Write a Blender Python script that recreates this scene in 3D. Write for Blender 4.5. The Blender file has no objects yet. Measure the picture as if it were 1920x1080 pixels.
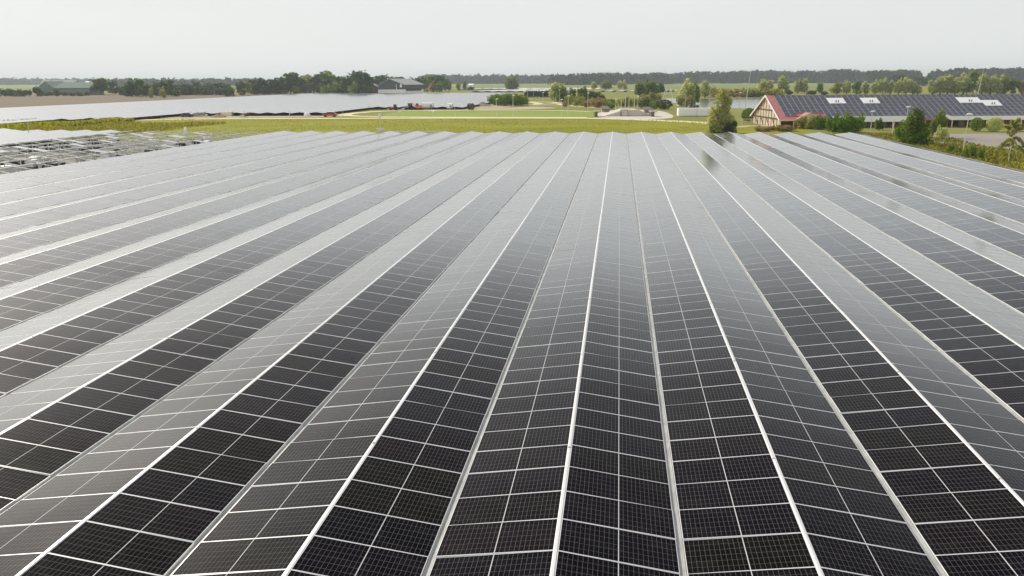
import bpy, math, random
import numpy as np
from mathutils import Matrix, Vector
rng = np.random.default_rng(7)
random.seed(7)
SC = bpy.context.scene
COL = SC.collection

# ------------------------------------------------------------------ camera
FPX, PITCH, YAW, ROLL = 1581.42, 0.242705, 0.124394, 0.004535
CAM = np.array([0.918, 0.0, 9.96])
_c, _s = math.cos(YAW), math.sin(YAW)
_r, _f, _u = np.array([_c, _s, 0]), np.array([-_s, _c, 0]), np.array([0, 0, 1.0])
_cp, _sp = math.cos(PITCH), math.sin(PITCH)
FWD = _f * _cp - _u * _sp
_up = _f * _sp + _u * _cp
RGT = _r * math.cos(ROLL) - _up * math.sin(ROLL)
UPV = _r * math.sin(ROLL) + _up * math.cos(ROLL)
cd = bpy.data.cameras.new('camera')
cd.sensor_width = 36
cd.lens = FPX / 1920 * 36
cd.clip_start = 0.2
cd.clip_end = 40000
cam = bpy.data.objects.new('camera', cd)
COL.objects.link(cam)
m4 = Matrix.Identity(4)
for i in range(3):
    m4[i][0], m4[i][1], m4[i][2], m4[i][3] = RGT[i], UPV[i], -FWD[i], CAM[i]
cam.matrix_world = m4
SC.camera = cam

# ------------------------------------------------------------------ light
SUN_AZ, SUN_EL = math.radians(44), math.radians(36)      # azimuth to the left of the rows' direction (+Y)
SKY_STRENGTH, SUN_STRENGTH, EXPOSURE = 0.10, 3.8, 0.0
w = bpy.data.worlds.new('World')
SC.world = w
w.use_nodes = True
nt = w.node_tree
bg = nt.nodes['Background']
sky = nt.nodes.new('ShaderNodeTexSky')
sky.sky_type = 'NISHITA'
sky.sun_disc = False
sky.sun_elevation = SUN_EL
sky.sun_rotation = -SUN_AZ
sky.altitude = 0
sky.air_density = 1.0
sky.dust_density = 2.0
sky.ozone_density = 1.0
hs = nt.nodes.new('ShaderNodeHueSaturation')
hs.inputs['Saturation'].default_value = 0.45
nt.links.new(sky.outputs[0], hs.inputs['Color'])
veil = nt.nodes.new('ShaderNodeMixRGB')          # thin even layer of high cloud over the whole sky
wtc = nt.nodes.new('ShaderNodeTexCoord')
wsx = nt.nodes.new('ShaderNodeSeparateXYZ')
nt.links.new(wtc.outputs['Generated'], wsx.inputs[0])
wr = nt.nodes.new('ShaderNodeValToRGB')          # the veil is thickest where one looks through it lengthwise, at the horizon
for pos, val in ((0.0, .94), (.13, .90), (.28, .42), (.45, .22)):
    e = wr.color_ramp.elements[0] if pos == 0 else (wr.color_ramp.elements[1] if pos == .13 else wr.color_ramp.elements.new(pos))
    e.position = pos
    e.color = (val, val, val, 1)
nt.links.new(wsx.outputs[2], wr.inputs[0])
nt.links.new(wr.outputs[0], veil.inputs[0])
cr = nt.nodes.new('ShaderNodeValToRGB')          # brighter unseen cloud added behind the camera, to light faces turned towards it
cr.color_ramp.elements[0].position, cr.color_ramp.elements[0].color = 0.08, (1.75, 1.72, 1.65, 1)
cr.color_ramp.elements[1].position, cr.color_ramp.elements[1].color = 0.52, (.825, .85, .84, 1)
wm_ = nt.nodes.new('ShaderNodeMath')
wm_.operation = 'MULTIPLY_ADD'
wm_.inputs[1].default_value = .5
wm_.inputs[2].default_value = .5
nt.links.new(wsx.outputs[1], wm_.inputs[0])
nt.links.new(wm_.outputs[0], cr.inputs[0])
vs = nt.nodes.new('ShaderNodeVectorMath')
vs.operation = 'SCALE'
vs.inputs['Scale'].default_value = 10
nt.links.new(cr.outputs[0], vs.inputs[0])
wn_ = nt.nodes.new('ShaderNodeTexNoise')         # faint unevenness of the cloud
wn_.inputs['Scale'].default_value = 3.5
wn_.inputs['Detail'].default_value = 4
wmp = nt.nodes.new('ShaderNodeMapping')
wmp.inputs['Scale'].default_value = (1, 1, 5)
nt.links.new(wtc.outputs['Generated'], wmp.inputs[0])
nt.links.new(wmp.outputs[0], wn_.inputs['Vector'])
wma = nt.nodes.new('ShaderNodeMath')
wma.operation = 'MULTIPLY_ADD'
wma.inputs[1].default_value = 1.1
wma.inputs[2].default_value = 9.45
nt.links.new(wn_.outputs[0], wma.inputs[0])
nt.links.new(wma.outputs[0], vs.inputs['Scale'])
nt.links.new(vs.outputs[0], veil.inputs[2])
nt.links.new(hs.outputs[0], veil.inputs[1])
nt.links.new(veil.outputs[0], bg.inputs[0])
bg.inputs[1].default_value = SKY_STRENGTH
sl = bpy.data.lights.new('sun', 'SUN')
sl.energy = SUN_STRENGTH
sl.angle = math.radians(0.5)
sl.color = (1.0, 0.91, 0.78)
sun = bpy.data.objects.new('sun', sl)
COL.objects.link(sun)
sd = Vector((-math.sin(SUN_AZ) * math.cos(SUN_EL), math.cos(SUN_AZ) * math.cos(SUN_EL), math.sin(SUN_EL)))
sun.rotation_euler = sd.to_track_quat('Z', 'Y').to_euler()
sun.location = (-60, 60, 80)
SC.view_settings.view_transform = 'Standard'
SC.view_settings.look = 'None'
SC.view_settings.exposure = EXPOSURE
SC.view_settings.gamma = 1.0
SC.render.engine = 'CYCLES'
SC.cycles.max_bounces = 6
SC.cycles.transparent_max_bounces = 8
SC.cycles.volume_bounces = 0

# ------------------------------------------------------------------ helpers: picture column/row -> point on the ground
def ray(px, py):
    d = RGT * (px - 960) + UPV * (540 - py) + FWD * FPX
    return d / np.linalg.norm(d)
def G(px, py, z=0.0):
    d = ray(px, py)
    return CAM + d * ((z - CAM[2]) / d[2])
def mpp(p):
    return float((np.array(p, float) - CAM) @ FWD) / FPX
def topz(x, y, py):
    a = np.array([x, y, 0.0]) - CAM
    q = (540 - py) / FPX
    return float((q * (a @ FWD) - a @ UPV) / (UPV[2] - q * FWD[2]))

def lin(h):
    v = [int(h[i:i + 2], 16) / 255 for i in (1, 3, 5)]
    return [x / 12.92 if x <= .04045 else ((x + .055) / 1.055) ** 2.4 for x in v] + [1]

# ------------------------------------------------------------------ materials
def nn(t, k, **kw):
    n = t.nodes.new(k)
    for a, b in kw.items():
        setattr(n, a, b)
    return n
def mth(t, op, a, b=None, c=None):
    n = t.nodes.new('ShaderNodeMath')
    n.operation = op
    for i, v in enumerate((a, b, c)):
        if v is None: continue
        if isinstance(v, (int, float)): n.inputs[i].default_value = v
        else: t.links.new(v, n.inputs[i])
    return n.outputs[0]
def newmat(name):
    m = bpy.data.materials.new(name)
    m.use_nodes = True
    return m, m.node_tree, m.node_tree.nodes['Principled BSDF']
def ramp(t, fac, stops):
    r = t.nodes.new('ShaderNodeValToRGB')
    while len(r.color_ramp.elements) < len(stops): r.color_ramp.elements.new(0.5)
    for e, (p, c) in zip(r.color_ramp.elements, stops):
        e.position = p
        e.color = list(c)[:3] + [1]
    t.links.new(fac, r.inputs[0])
    return r.outputs[0]
def objcoord(t, scale=1.0, stretch=None):
    tc = nn(t, 'ShaderNodeTexCoord')
    if stretch is None: return tc.outputs['Object']
    mp = nn(t, 'ShaderNodeMapping')
    mp.inputs['Scale'].default_value = stretch
    t.links.new(tc.outputs['Object'], mp.inputs[0])
    return mp.outputs[0]
def noise(t, scale, detail=4, rough=.6, stretch=None):
    n = nn(t, 'ShaderNodeTexNoise')
    n.inputs['Scale'].default_value = scale
    n.inputs['Detail'].default_value = detail
    n.inputs['Roughness'].default_value = rough
    t.links.new(objcoord(t, 1, stretch), n.inputs['Vector'])
    return n.outputs[0]
def plain(name, c, rough=.6, metal=0.0, var=.18, scale=1.2, spec=.5):
    m, t, b = newmat(name)
    c = np.array(lin(c)[:3]) if isinstance(c, str) else np.array(c, float)
    f = noise(t, scale, 5)
    t.links.new(ramp(t, f, [(.3, c * (1 - var)), (.7, np.minimum(c * (1 + var), .95))]), b.inputs['Base Color'])
    b.inputs['Roughness'].default_value = rough
    b.inputs['Metallic'].default_value = metal
    b.inputs['Specular IOR Level'].default_value = spec
    return m
def ground_mat(name, stops, s1, s2, stretch=None, rough=.95, bump=0):
    m, t, b = newmat(name)
    a = noise(t, s1, 6, .65, stretch)
    d = noise(t, s2, 4, .7, stretch)
    f = mth(t, 'ADD', mth(t, 'MULTIPLY', a, .6), mth(t, 'MULTIPLY', d, .4))
    t.links.new(ramp(t, f, stops), b.inputs['Base Color'])
    b.inputs['Roughness'].default_value = rough
    b.inputs['Specular IOR Level'].default_value = .1
    if bump:
        bp = nn(t, 'ShaderNodeBump')
        bp.inputs['Strength'].default_value = bump
        bp.inputs['Distance'].default_value = .3
        t.links.new(d, bp.inputs['Height'])
        t.links.new(bp.outputs[0], b.inputs['Normal'])
    return m
def leaf_mat(name, dark, light, trans=.35):
    m, t, b = newmat(name)
    g = nn(t, 'ShaderNodeNewGeometry')
    oi = nn(t, 'ShaderNodeObjectInfo')
    f = mth(t, 'ADD', mth(t, 'MULTIPLY', g.outputs['Random Per Island'], .55), mth(t, 'MULTIPLY', oi.outputs['Random'], .2))
    f = mth(t, 'ADD', f, mth(t, 'MULTIPLY', noise(t, .35, 2), .35))
    c = ramp(t, f, [(.2, dark), (.85, light)])
    t.links.new(c, b.inputs['Base Color'])
    b.inputs['Roughness'].default_value = .6
    b.inputs['Specular IOR Level'].default_value = .1
    tr = nn(t, 'ShaderNodeBsdfTranslucent')
    mx = nn(t, 'ShaderNodeMixRGB', blend_type='MULTIPLY')
    mx.inputs[0].default_value = 1
    mx.inputs[2].default_value = (1.25, 1.2, .6, 1)
    t.links.new(c, mx.inputs[1])
    t.links.new(mx.outputs[0], tr.inputs[0])
    ms = nn(t, 'ShaderNodeMixShader')
    ms.inputs[0].default_value = trans
    t.links.new(b.outputs[0], ms.inputs[1])
    t.links.new(tr.outputs[0], ms.inputs[2])
    t.links.new(ms.outputs[0], t.nodes['Material Output'].inputs[0])
    return m

SEAM = 1.1298                   # distance between two panels along a row
PL, PW, TH = 2.178, 1.1235, .04  # panel length, width, thickness
def panel_glass(name, spec=.5, rough=.12):
    m, t, b = newmat(name)
    uv = nn(t, 'ShaderNodeUVMap')
    sx = nn(t, 'ShaderNodeSeparateXYZ')
    t.links.new(uv.outputs[0], sx.inputs[0])
    u, v = sx.outputs[0], sx.outputs[1]
    fu, fv = mth(t, 'FRACT', u), mth(t, 'FRACT', v)
    lu = mth(t, 'GREATER_THAN', mth(t, 'ABSOLUTE', mth(t, 'SUBTRACT', mth(t, 'FRACT', mth(t, 'MULTIPLY', fu, 24)), .5)), .5 - .026)
    lv = mth(t, 'GREATER_THAN', mth(t, 'ABSOLUTE', mth(t, 'SUBTRACT', mth(t, 'FRACT', mth(t, 'MULTIPLY', fv, 6)), .5)), .5 - .0125)
    mid = mth(t, 'LESS_THAN', mth(t, 'ABSOLUTE', mth(t, 'SUBTRACT', fu, .5)), .0042)
    line = mth(t, 'MAXIMUM', lu, lv)
    oi = nn(t, 'ShaderNodeObjectInfo')
    cx = nn(t, 'ShaderNodeCombineXYZ')
    t.links.new(mth(t, 'FLOOR', u), cx.inputs[0])
    t.links.new(mth(t, 'FLOOR', v), cx.inputs[1])
    t.links.new(mth(t, 'MULTIPLY', oi.outputs['Random'], 977.0), cx.inputs[2])
    wn = nn(t, 'ShaderNodeTexWhiteNoise')
    t.links.new(cx.outputs[0], wn.inputs['Vector'])
    cell = ramp(t, wn.outputs['Value'], [(0, (.0026, .0022, .0048)), (.3, (.0054, .0032, .0062)), (.6, (.0042, .0038, .0030)), (.85, (.0066, .0036, .0062)), (1, (.0040, .0030, .0068))])
    m1 = nn(t, 'ShaderNodeMixRGB')
    t.links.new(mth(t, 'MULTIPLY', line, .9), m1.inputs[0])
    t.links.new(cell, m1.inputs[1])
    m1.inputs[2].default_value = (.17, .172, .17, 1)
    m2 = nn(t, 'ShaderNodeMixRGB')
    t.links.new(mid, m2.inputs[0])
    t.links.new(m1.outputs[0], m2.inputs[1])
    m2.inputs[2].default_value = (.55, .56, .56, 1)
    du = nn(t, 'ShaderNodeMixRGB', blend_type='ADD')          # patches of dust
    du.inputs[0].default_value = 1
    t.links.new(m2.outputs[0], du.inputs[1])
    nz = nn(t, 'ShaderNodeTexNoise')
    nz.inputs['Scale'].default_value = 2.2
    nz.inputs['Detail'].default_value = 6
    nz.inputs['Roughness'].default_value = .7
    t.links.new(uv.outputs[0], nz.inputs['Vector'])
    t.links.new(ramp(t, nz.outputs[0], [(.48, (0, 0, 0)), (.78, (.014, .013, .011))]), du.inputs[2])
    t.links.new(du.outputs[0], b.inputs['Base Color'])
    b.inputs['Roughness'].default_value = rough
    b.inputs['Roughness'].default_value = .5
    b.inputs['Specular IOR Level'].default_value = 0
    # textured anti-reflective glass under a film of dust: hardly any reflection from above, strong at grazing angles
    lw = nn(t, 'ShaderNodeLayerWeight')
    lw.inputs['Blend'].default_value = .5
    fr = ramp(t, lw.outputs['Facing'], [(0, (.007,) * 3), (.46, (.007,) * 3), (.56, (.021,) * 3), (.65, (.076,) * 3), (.73, (.24,) * 3), (.81, (.62,) * 3), (.91, (.94,) * 3), (1, (1,) * 3)])
    g1, g2 = nn(t, 'ShaderNodeBsdfGlossy'), nn(t, 'ShaderNodeBsdfGlossy')
    g1.inputs['Roughness'].default_value = rough
    g2.inputs['Roughness'].default_value = .36
    mg = nn(t, 'ShaderNodeMixShader')
    t.links.new(ramp(t, lw.outputs['Facing'], [(0, (.30,) * 3), (.62, (.24,) * 3), (.80, (.06,) * 3), (1, (.03,) * 3)]), mg.inputs[0])
    t.links.new(g1.outputs[0], mg.inputs[1])
    t.links.new(g2.outputs[0], mg.inputs[2])
    mf = nn(t, 'ShaderNodeMixShader')
    t.links.new(fr, mf.inputs[0])
    t.links.new(b.outputs[0], mf.inputs[1])
    t.links.new(mg.outputs[0], mf.inputs[2])
    t.links.new(mf.outputs[0], t.nodes['Material Output'].inputs[0])
    return m

M = {}
M['glass'] = panel_glass('solar_glass')
M['frame'] = plain('panel_frame', (.86, .87, .88), .32, .3, .04)
M['cap'] = plain('ridge_cap', (.78, .78, .78), .42, .25, .08, .6)
M['gutter'] = plain('gutter_steel', (.46, .47, .46), .5, .2, .2, 2.5)
M['steel'] = plain('galvanised_steel', (.62, .63, .64), .45, .4, .12, 3)
M['under'] = plain('panel_underside', (.10, .10, .11), .7)
M['soil'] = ground_mat('brown_field', [(.3, (.165, .13, .085)), (.7, (.235, .19, .13))], .012, .25, (1, 1, 1))
M['grass'] = ground_mat('meadow_grass', [(.3, (.14, .165, .035)), (.5, (.22, .23, .06)), (.7, (.31, .29, .10))], .02, .35)
M['verge'] = ground_mat('verge_grass', [(.28, (.16, .175, .012)), (.5, (.245, .25, .018)), (.72, (.37, .35, .055))], .05, .6, (.5, 1, 1), .95, .5)
M['lawn'] = ground_mat('lawn_grass', [(.3, (.20, .29, .055)), (.7, (.29, .36, .085))], .04, .5)
M['field'] = ground_mat('crop_field', [(.3, (.14, .22, .055)), (.7, (.24, .30, .10))], .004, .05, (1, .4, 1))
M['path'] = ground_mat('sand_path', [(.3, (.60, .54, .28)), (.7, (.80, .74, .46))], .1, 1.0)
M['sand'] = ground_mat('bare_sand', [(.3, (.36, .30, .20)), (.7, (.55, .47, .35))], .08, .6)
M['paving'] = ground_mat('stone_paving', [(.3, (.52, .46, .41)), (.7, (.70, .65, .59))], .1, 1.2)
M['asphalt'] = ground_mat('car_park_asphalt', [(.3, (.26, .24, .22)), (.7, (.38, .35, .32))], .08, .8)
M['bark'] = plain('bark', (.12, .09, .065), .9)
M['leaf_dark'] = leaf_mat('leaves_dark', (.026, .060, .016), (.095, .155, .038))
M['leaf_deep'] = leaf_mat('leaves_blue_green', (.024, .055, .026), (.075, .135, .055))
M['leaf_mid'] = leaf_mat('leaves_mid', (.09, .15, .025), (.27, .35, .075), 0.45)
M['leaf_light'] = leaf_mat('leaves_yellow_green', (.17, .20, .035), (.40, .42, .10))
M['leaf_pale'] = leaf_mat('leaves_silver', (.30, .35, .14), (.62, .66, .36), 0.5)
M['leaf_olive'] = leaf_mat('leaves_olive', (.18, .19, .045), (.47, .46, .17), 0.5)
M['leaf_brown'] = leaf_mat('leaves_brown', (.21, .155, .07), (.44, .34, .17))
M['leaf_willow'] = leaf_mat('leaves_willow', (.23, .26, .09), (.56, .57, .28), .5)
M['leaf_vivid'] = leaf_mat('leaves_vivid', (.06, .14, .014), (.20, .33, .035))
M['leaf_far'] = leaf_mat('leaves_far', (.018, .038, .024), (.05, .092, .055))
M['white'] = plain('white_paint', (.90, .90, .89), .5, 0, .03)
M['cream'] = plain('cream_paint', (.74, .66, .50), .6, 0, .08)
M['pole'] = plain('lamp_pole_paint', (.62, .62, .52), .5, .1, .08)
M['red'] = plain('red_paint', (.55, .035, .03), .35, 0, .1)
M['orange'] = plain('orange_paint', (.62, .13, .04), .4, 0, .12)
M['black'] = plain('black_rubber', (.02, .02, .022), .7)
M['darkcar'] = plain('dark_car_paint', (.03, .035, .04), .3)
M['winglass'] = plain('window_glass', (.02, .025, .03), .08, 0, .1)
M['darkgreen'] = plain('green_paint', (.03, .06, .025), .5)
M['barnclad'] = plain('barn_cladding', (.062, .075, .088), .6, 0, .1)
M['barnroof'] = plain('barn_roof', (.38, .40, .40), .6, 0, .12)
M['redroof'] = plain('red_roof', (.50, .17, .17), .65, 0, .12)
M['brick'] = plain('brown_brick', (.26, .105, .05), .8, 0, .2, 3)
M['timber'] = plain('dark_timber', (.10, .06, .035), .8)
M['plaster'] = plain('plaster', (.62, .52, .40), .8, 0, .15)
M['dark'] = plain('dark_interior', (.03, .027, .025), .8)
M['greenroof'] = plain('green_roof', (.15, .21, .17), .85, 0, .12, 1.2, .1)
M['greenwall'] = plain('green_wall', (.16, .21, .18), .7, 0, .12)
M['greyroof'] = plain('grey_roof', (.22, .25, .24), .85, 0, .12, 1.2, .15)
M['stone'] = plain('grey_stone', (.45, .41, .36), .8, 0, .15, 1)
M['darkstone'] = plain('dark_slab', (.13, .10, .085), .8, 0, .2, 1)
M['earth'] = plain('earth', (.28, .22, .14), .95, 0, .2, .6)
M['farpanel'] = M['glass']
m, t, b = newmat('pond_water')
b.inputs['Base Color'].default_value = (.05, .065, .07, 1)
b.inputs['Roughness'].default_value = .12
bp = nn(t, 'ShaderNodeBump')
bp.inputs['Strength'].default_value = .25
bp.inputs['Distance'].default_value = .05
t.links.new(noise(t, 1.5, 3, .6), bp.inputs['Height'])
t.links.new(bp.outputs[0], b.inputs['Normal'])
M['water'] = m
def corrugate(base):        # vertical ribs of sheet cladding as bump
    m2, t2, b2 = M[base], M[base].node_tree, M[base].node_tree.nodes['Principled BSDF']
    wv = nn(t2, 'ShaderNodeTexWave')
    wv.inputs['Scale'].default_value = 1.2
    t2.links.new(objcoord(t2), wv.inputs['Vector'])
    bp2 = nn(t2, 'ShaderNodeBump')
    bp2.inputs['Strength'].default_value = .4
    bp2.inputs['Distance'].default_value = .05
    t2.links.new(wv.outputs[0], bp2.inputs['Height'])
    t2.links.new(bp2.outputs[0], b2.inputs['Normal'])
corrugate('barnclad')
corrugate('barnroof')

# ------------------------------------------------------------------ mesh builder
class MB:
    def __init__(s):
        s.v, s.f, s.mi, s.uv = [], [], [], {}
    def quad(s, a, b, c, d, mi=0, uv=None):
        n = len(s.v)
        s.v += [tuple(a), tuple(b), tuple(c), tuple(d)]
        s.f.append((n, n + 1, n + 2, n + 3))
        s.mi.append(mi)
        if uv: s.uv[len(s.f) - 1] = uv
        return s
    def poly(s, pts, mi=0):
        n = len(s.v)
        s.v += [tuple(p) for p in pts]
        s.f.append(tuple(range(n, n + len(pts))))
        s.mi.append(mi)
        return s
    def prism(s, pts, off, mi=0):           # polygon swept by a vector, closed
        pts = [np.array(p, float) for p in pts]
        off = np.array(off, float)
        n = len(s.v)
        k = len(pts)
        s.v += [tuple(p) for p in pts] + [tuple(p + off) for p in pts]
        s.f.append(tuple(range(n + k - 1, n - 1, -1)))
        s.f.append(tuple(range(n + k, n + 2 * k)))
        for i in range(k):
            j = (i + 1) % k
            s.f.append((n + i, n + j, n + k + j, n + k + i))
        s.mi += [mi] * (k + 2)
        return s
    def box(s, x0, x1, y0, y1, z0, z1, mi=0):
        return s.prism([(x0, y0, z0), (x1, y0, z0), (x1, y1, z0), (x0, y1, z0)], (0, 0, z1 - z0), mi)
    def bar(s, a, b, wd, ht=None, mi=0):    # box section between two points
        a, b = np.array(a, float), np.array(b, float)
        d = b - a
        d /= np.linalg.norm(d)
        up = np.array([0, 0, 1.0]) if abs(d[2]) < .95 else np.array([1.0, 0, 0])
        x = np.cross(d, up); x /= np.linalg.norm(x)
        y = np.cross(x, d)
        ht = ht or wd
        return s.prism([a - x * wd / 2 - y * ht / 2, a + x * wd / 2 - y * ht / 2, a + x * wd / 2 + y * ht / 2, a - x * wd / 2 + y * ht / 2], b - a, mi)
    def tube(s, pts, rad, n=8, mi=0):
        pts = [np.array(p, float) for p in pts]
        base = len(s.v)
        for i, p in enumerate(pts):
            d = pts[min(i + 1, len(pts) - 1)] - pts[max(i - 1, 0)]
            d /= np.linalg.norm(d)
            up = np.array([0, 0, 1.0]) if abs(d[2]) < .9 else np.array([1.0, 0, 0])
            x = np.cross(d, up); x /= np.linalg.norm(x)
            y = np.cross(d, x)
            r = rad[i] if hasattr(rad, '__len__') else rad
            for k in range(n):
                a = 2 * math.pi * k / n
                s.v.append(tuple(p + r * (x * math.cos(a) + y * math.sin(a))))
        for i in range(len(pts) - 1):
            for k in range(n):
                k2 = (k + 1) % n
                s.f.append((base + i * n + k, base + i * n + k2, base + (i + 1) * n + k2, base + (i + 1) * n + k))
                s.mi.append(mi)
        s.f.append(tuple(base + k for k in range(n))[::-1]); s.mi.append(mi)
        s.f.append(tuple(base + (len(pts) - 1) * n + k for k in range(n))); s.mi.append(mi)
        return s
    def mesh(s, name, mats):
        me = bpy.data.meshes.new(name)
        me.from_pydata(s.v, [], s.f)
        for m_ in (mats if isinstance(mats, (list, tuple)) else [mats]): me.materials.append(m_)
        me.polygons.foreach_set('material_index', s.mi)
        if s.uv:
            ul = me.uv_layers.new(name='UVMap')
            for fi, uv in s.uv.items():
                for li, q in zip(me.polygons[fi].loop_indices, uv): ul.data[li].uv = q
        me.update()
        return me
    def build(s, name, mats, parent=None, loc=None):
        return put(name, s.mesh(name, mats), parent, loc)

def put(name, me, parent=None, loc=None, rot=None):
    o = bpy.data.objects.new(name, me)
    COL.objects.link(o)
    if parent: o.parent = parent
    if loc is not None: o.location = loc
    if rot is not None: o.rotation_euler = rot
    return o
def tag(o, label=None, cat=None, group=None, kind=None):
    if label: o['label'] = label
    if cat: o['category'] = cat
    if group: o['group'] = group
    if kind: o['kind'] = kind
    return o
def root(name, loc, label, cat, group=None, rz=0.0, sc=None):
    o = put(name, None, None, loc, (0, 0, rz))
    o.empty_display_size = .3
    if sc: o.scale = sc
    return tag(o, label, cat, group)
def kids(o): return [c for c in bpy.data.objects if c.parent == o]
def copy_tree(o, parts, loc, rz=0.0, sc=None, label=None, group=None):
    c = o.copy(); COL.objects.link(c)
    c.location = loc; c.rotation_euler = (0, 0, rz)
    if sc: c.scale = sc
    if label: c['label'] = label
    if group: c['group'] = group
    for p in parts:
        q = p.copy(); COL.objects.link(q); q.parent = c
    return c
def struct(name, o): o.name = name; o['kind'] = 'structure'; return o
def sheet(name, pts, z, mat, kind='structure'):
    mb = MB()
    mb.poly([(p[0], p[1], z) for p in pts])
    o = mb.build(name, mat)
    bm_tri(o.data)
    o['kind'] = kind
    return o
def bm_tri(me):
    import bmesh
    bm = bmesh.new(); bm.from_mesh(me)
    for f in bm.faces:
        if f.normal.z < 0: f.normal_flip()
    bmesh.ops.triangulate(bm, faces=bm.faces[:])
    bm.to_mesh(me); bm.free()
def smooth(pts, n=6):               # closed catmull-rom
    pts = [np.array(p[:2], float) for p in pts]
    out = []
    k = len(pts)
    for i in range(k):
        p0, p1, p2, p3 = pts[i - 1], pts[i], pts[(i + 1) % k], pts[(i + 2) % k]
        for j in range(n):
            t_ = j / n
            out.append(.5 * ((2 * p1) + (-p0 + p2) * t_ + (2 * p0 - 5 * p1 + 4 * p2 - p3) * t_ ** 2 + (-p0 + 3 * p1 - 3 * p2 + p3) * t_ ** 3))
    return out
def ribbon(name, pts, width, z, mat):
    P = [np.array(p[:2], float) for p in pts]
    fine = []
    for i in range(len(P) - 1):
        p0, p1, p2, p3 = P[max(i - 1, 0)], P[i], P[i + 1], P[min(i + 2, len(P) - 1)]
        for j in range(8):
            t_ = j / 8
            fine.append(.5 * ((2 * p1) + (-p0 + p2) * t_ + (2 * p0 - 5 * p1 + 4 * p2 - p3) * t_ ** 2 + (-p0 + 3 * p1 - 3 * p2 + p3) * t_ ** 3))
    fine.append(P[-1])
    mb = MB()
    L, R_ = [], []
    for i, p in enumerate(fine):
        d = fine[min(i + 1, len(fine) - 1)] - fine[max(i - 1, 0)]
        d /= np.linalg.norm(d) + 1e-9
        nrm = np.array([-d[1], d[0]])
        wd = (width[0] + (width[1] - width[0]) * i / (len(fine) - 1) if hasattr(width, '__len__') else width) * (1 + .12 * math.sin(i * 1.7))
        L.append(p + nrm * wd / 2); R_.append(p - nrm * wd / 2)
    n = len(fine)
    mb.v = [(p[0], p[1], z) for p in L] + [(p[0], p[1], z) for p in R_]
    for i in range(n - 1):
        mb.f.append((n + i, n + i + 1, i + 1, i)); mb.mi.append(0)
    o = mb.build(name, mat)
    o['kind'] = 'structure'
    return o

# ------------------------------------------------------------------ the ground
gmb = MB()
gmb.quad((-9000, -600, 0), (9000, -600, 0), (9000, 12000, 0), (-9000, 12000, 0))
struct('ground', gmb.build('ground', M['grass']))

# ------------------------------------------------------------------ solar array in the foreground
P, HR, VZ, YEND = 4.5124, .3032, 1.5, 137.2
TILT = math.atan2(HR, PL)
ZR = VZ + HR
FW, FT = .0140, .004
def panel_mb(mb, T, uo=(0, 0), frame=True):
    """one framed panel: local x down the slope 0..PL, y along the row 0..PW; T maps local to world"""
    def q(x, y, z): return T(np.array([x, y, z]))
    zf = 0.0
    z = zf - .003
    a, bb = FW, PL - FW
    c, d = FW, PW - FW
    e = .0015
    mb.quad(q(a, c, z), q(bb, c, z), q(bb, d, z), q(a, d, z), 0,
            [(uo[0] + e, uo[1] + e), (uo[0] + 1 - e, uo[1] + e), (uo[0] + 1 - e, uo[1] + 1 - e), (uo[0] + e, uo[1] + 1 - e)])
    if frame: frame_mb(mb, q, 1)
def frame_mb(mb, q, mi):
    a, bb, c, d = FW, PL - FW, FW, PW - FW
    o = [(0, 0), (PL, 0), (PL, PW), (0, PW)]
    n = [(a, c), (bb, c), (bb, d), (a, d)]
    CH = .004
    oc = [(CH, CH), (PL - CH, CH), (PL - CH, PW - CH), (CH, PW - CH)]
    for i in range(4):
        j = (i + 1) % 4
        mb.quad(q(*oc[i], 0), q(*oc[j], 0), q(*n[j], 0), q(*n[i], 0), mi)
        mb.quad(q(*o[i], -CH), q(*o[j], -CH), q(*oc[j], 0), q(*oc[i], 0), mi)
        mb.quad(q(*o[i], -TH), q(*o[j], -TH), q(*o[j], -CH), q(*o[i], -CH), mi)
    mb.quad(q(0, 0, -TH), q(0, PW, -TH), q(PL, PW, -TH), q(PL, 0, -TH), mi + 1)
def ident(x, y=None, z=None): return np.array(x if y is None else (x, y, z), float)
_m = MB(); panel_mb(_m, ident, frame=False); ME_GLASS = _m.mesh('solar_panel', [M['glass']])
_m = MB(); frame_mb(_m, ident, 0); ME_FRAME = _m.mesh('frame', [M['frame'], M['under']])
_m = MB(); panel_mb(_m, ident); ME_PANEL = _m.mesh('solar_panel', [M['glass'], M['frame'], M['under']])
CAPL = 6.62
def cap_mesh(n):
    mb = MB()
    k = .036
    pts = [(-k, 0, -.02), (-k, 0, .002), (-.024, 0, .010), (.024, 0, .010), (k, 0, .002), (k, 0, -.02)]
    return mb.prism(pts, (0, n, 0)).mesh('ridge_cap', M['cap'])
ME_CAP = cap_mesh(CAPL)
def strip_rows(name, i0, ya, yb, side_glass=0):
    """rest of a row as one mesh: every panel with its frame"""
ORD = {0: '', 1: 'first', 2: 'second', 3: 'third', 4: 'fourth', 5: 'fifth', 6: 'sixth', 7: 'seventh', 8: 'eighth', 9: 'ninth', 10: 'tenth', 11: 'eleventh', 12: 'twelfth'}
def infrm(p, mx=25):
    v = np.array(p) - CAM
    d = v @ FWD
    if d < .5: return False
    x, y = 960 + FPX * (v @ RGT) / d, 540 - FPX * (v @ UPV) / d
    return -mx < x < 1920 + mx and y < 1080 + mx
J0 = 13.464
def side_T(side, y0, ja, jb):
    ct, st = math.cos(TILT + jb), math.sin(TILT + jb)
    def T(p):
        x, y, z = p
        z2 = z + ja * (y - PW / 2)
        if side > 0: return np.array([.036 + x * ct + z2 * st, y0 + y, ZR - x * st + z2 * ct])
        return np.array([-.036 - x * ct - z2 * st, y0 + PW - y, ZR - x * st + z2 * ct])
    return T
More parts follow.
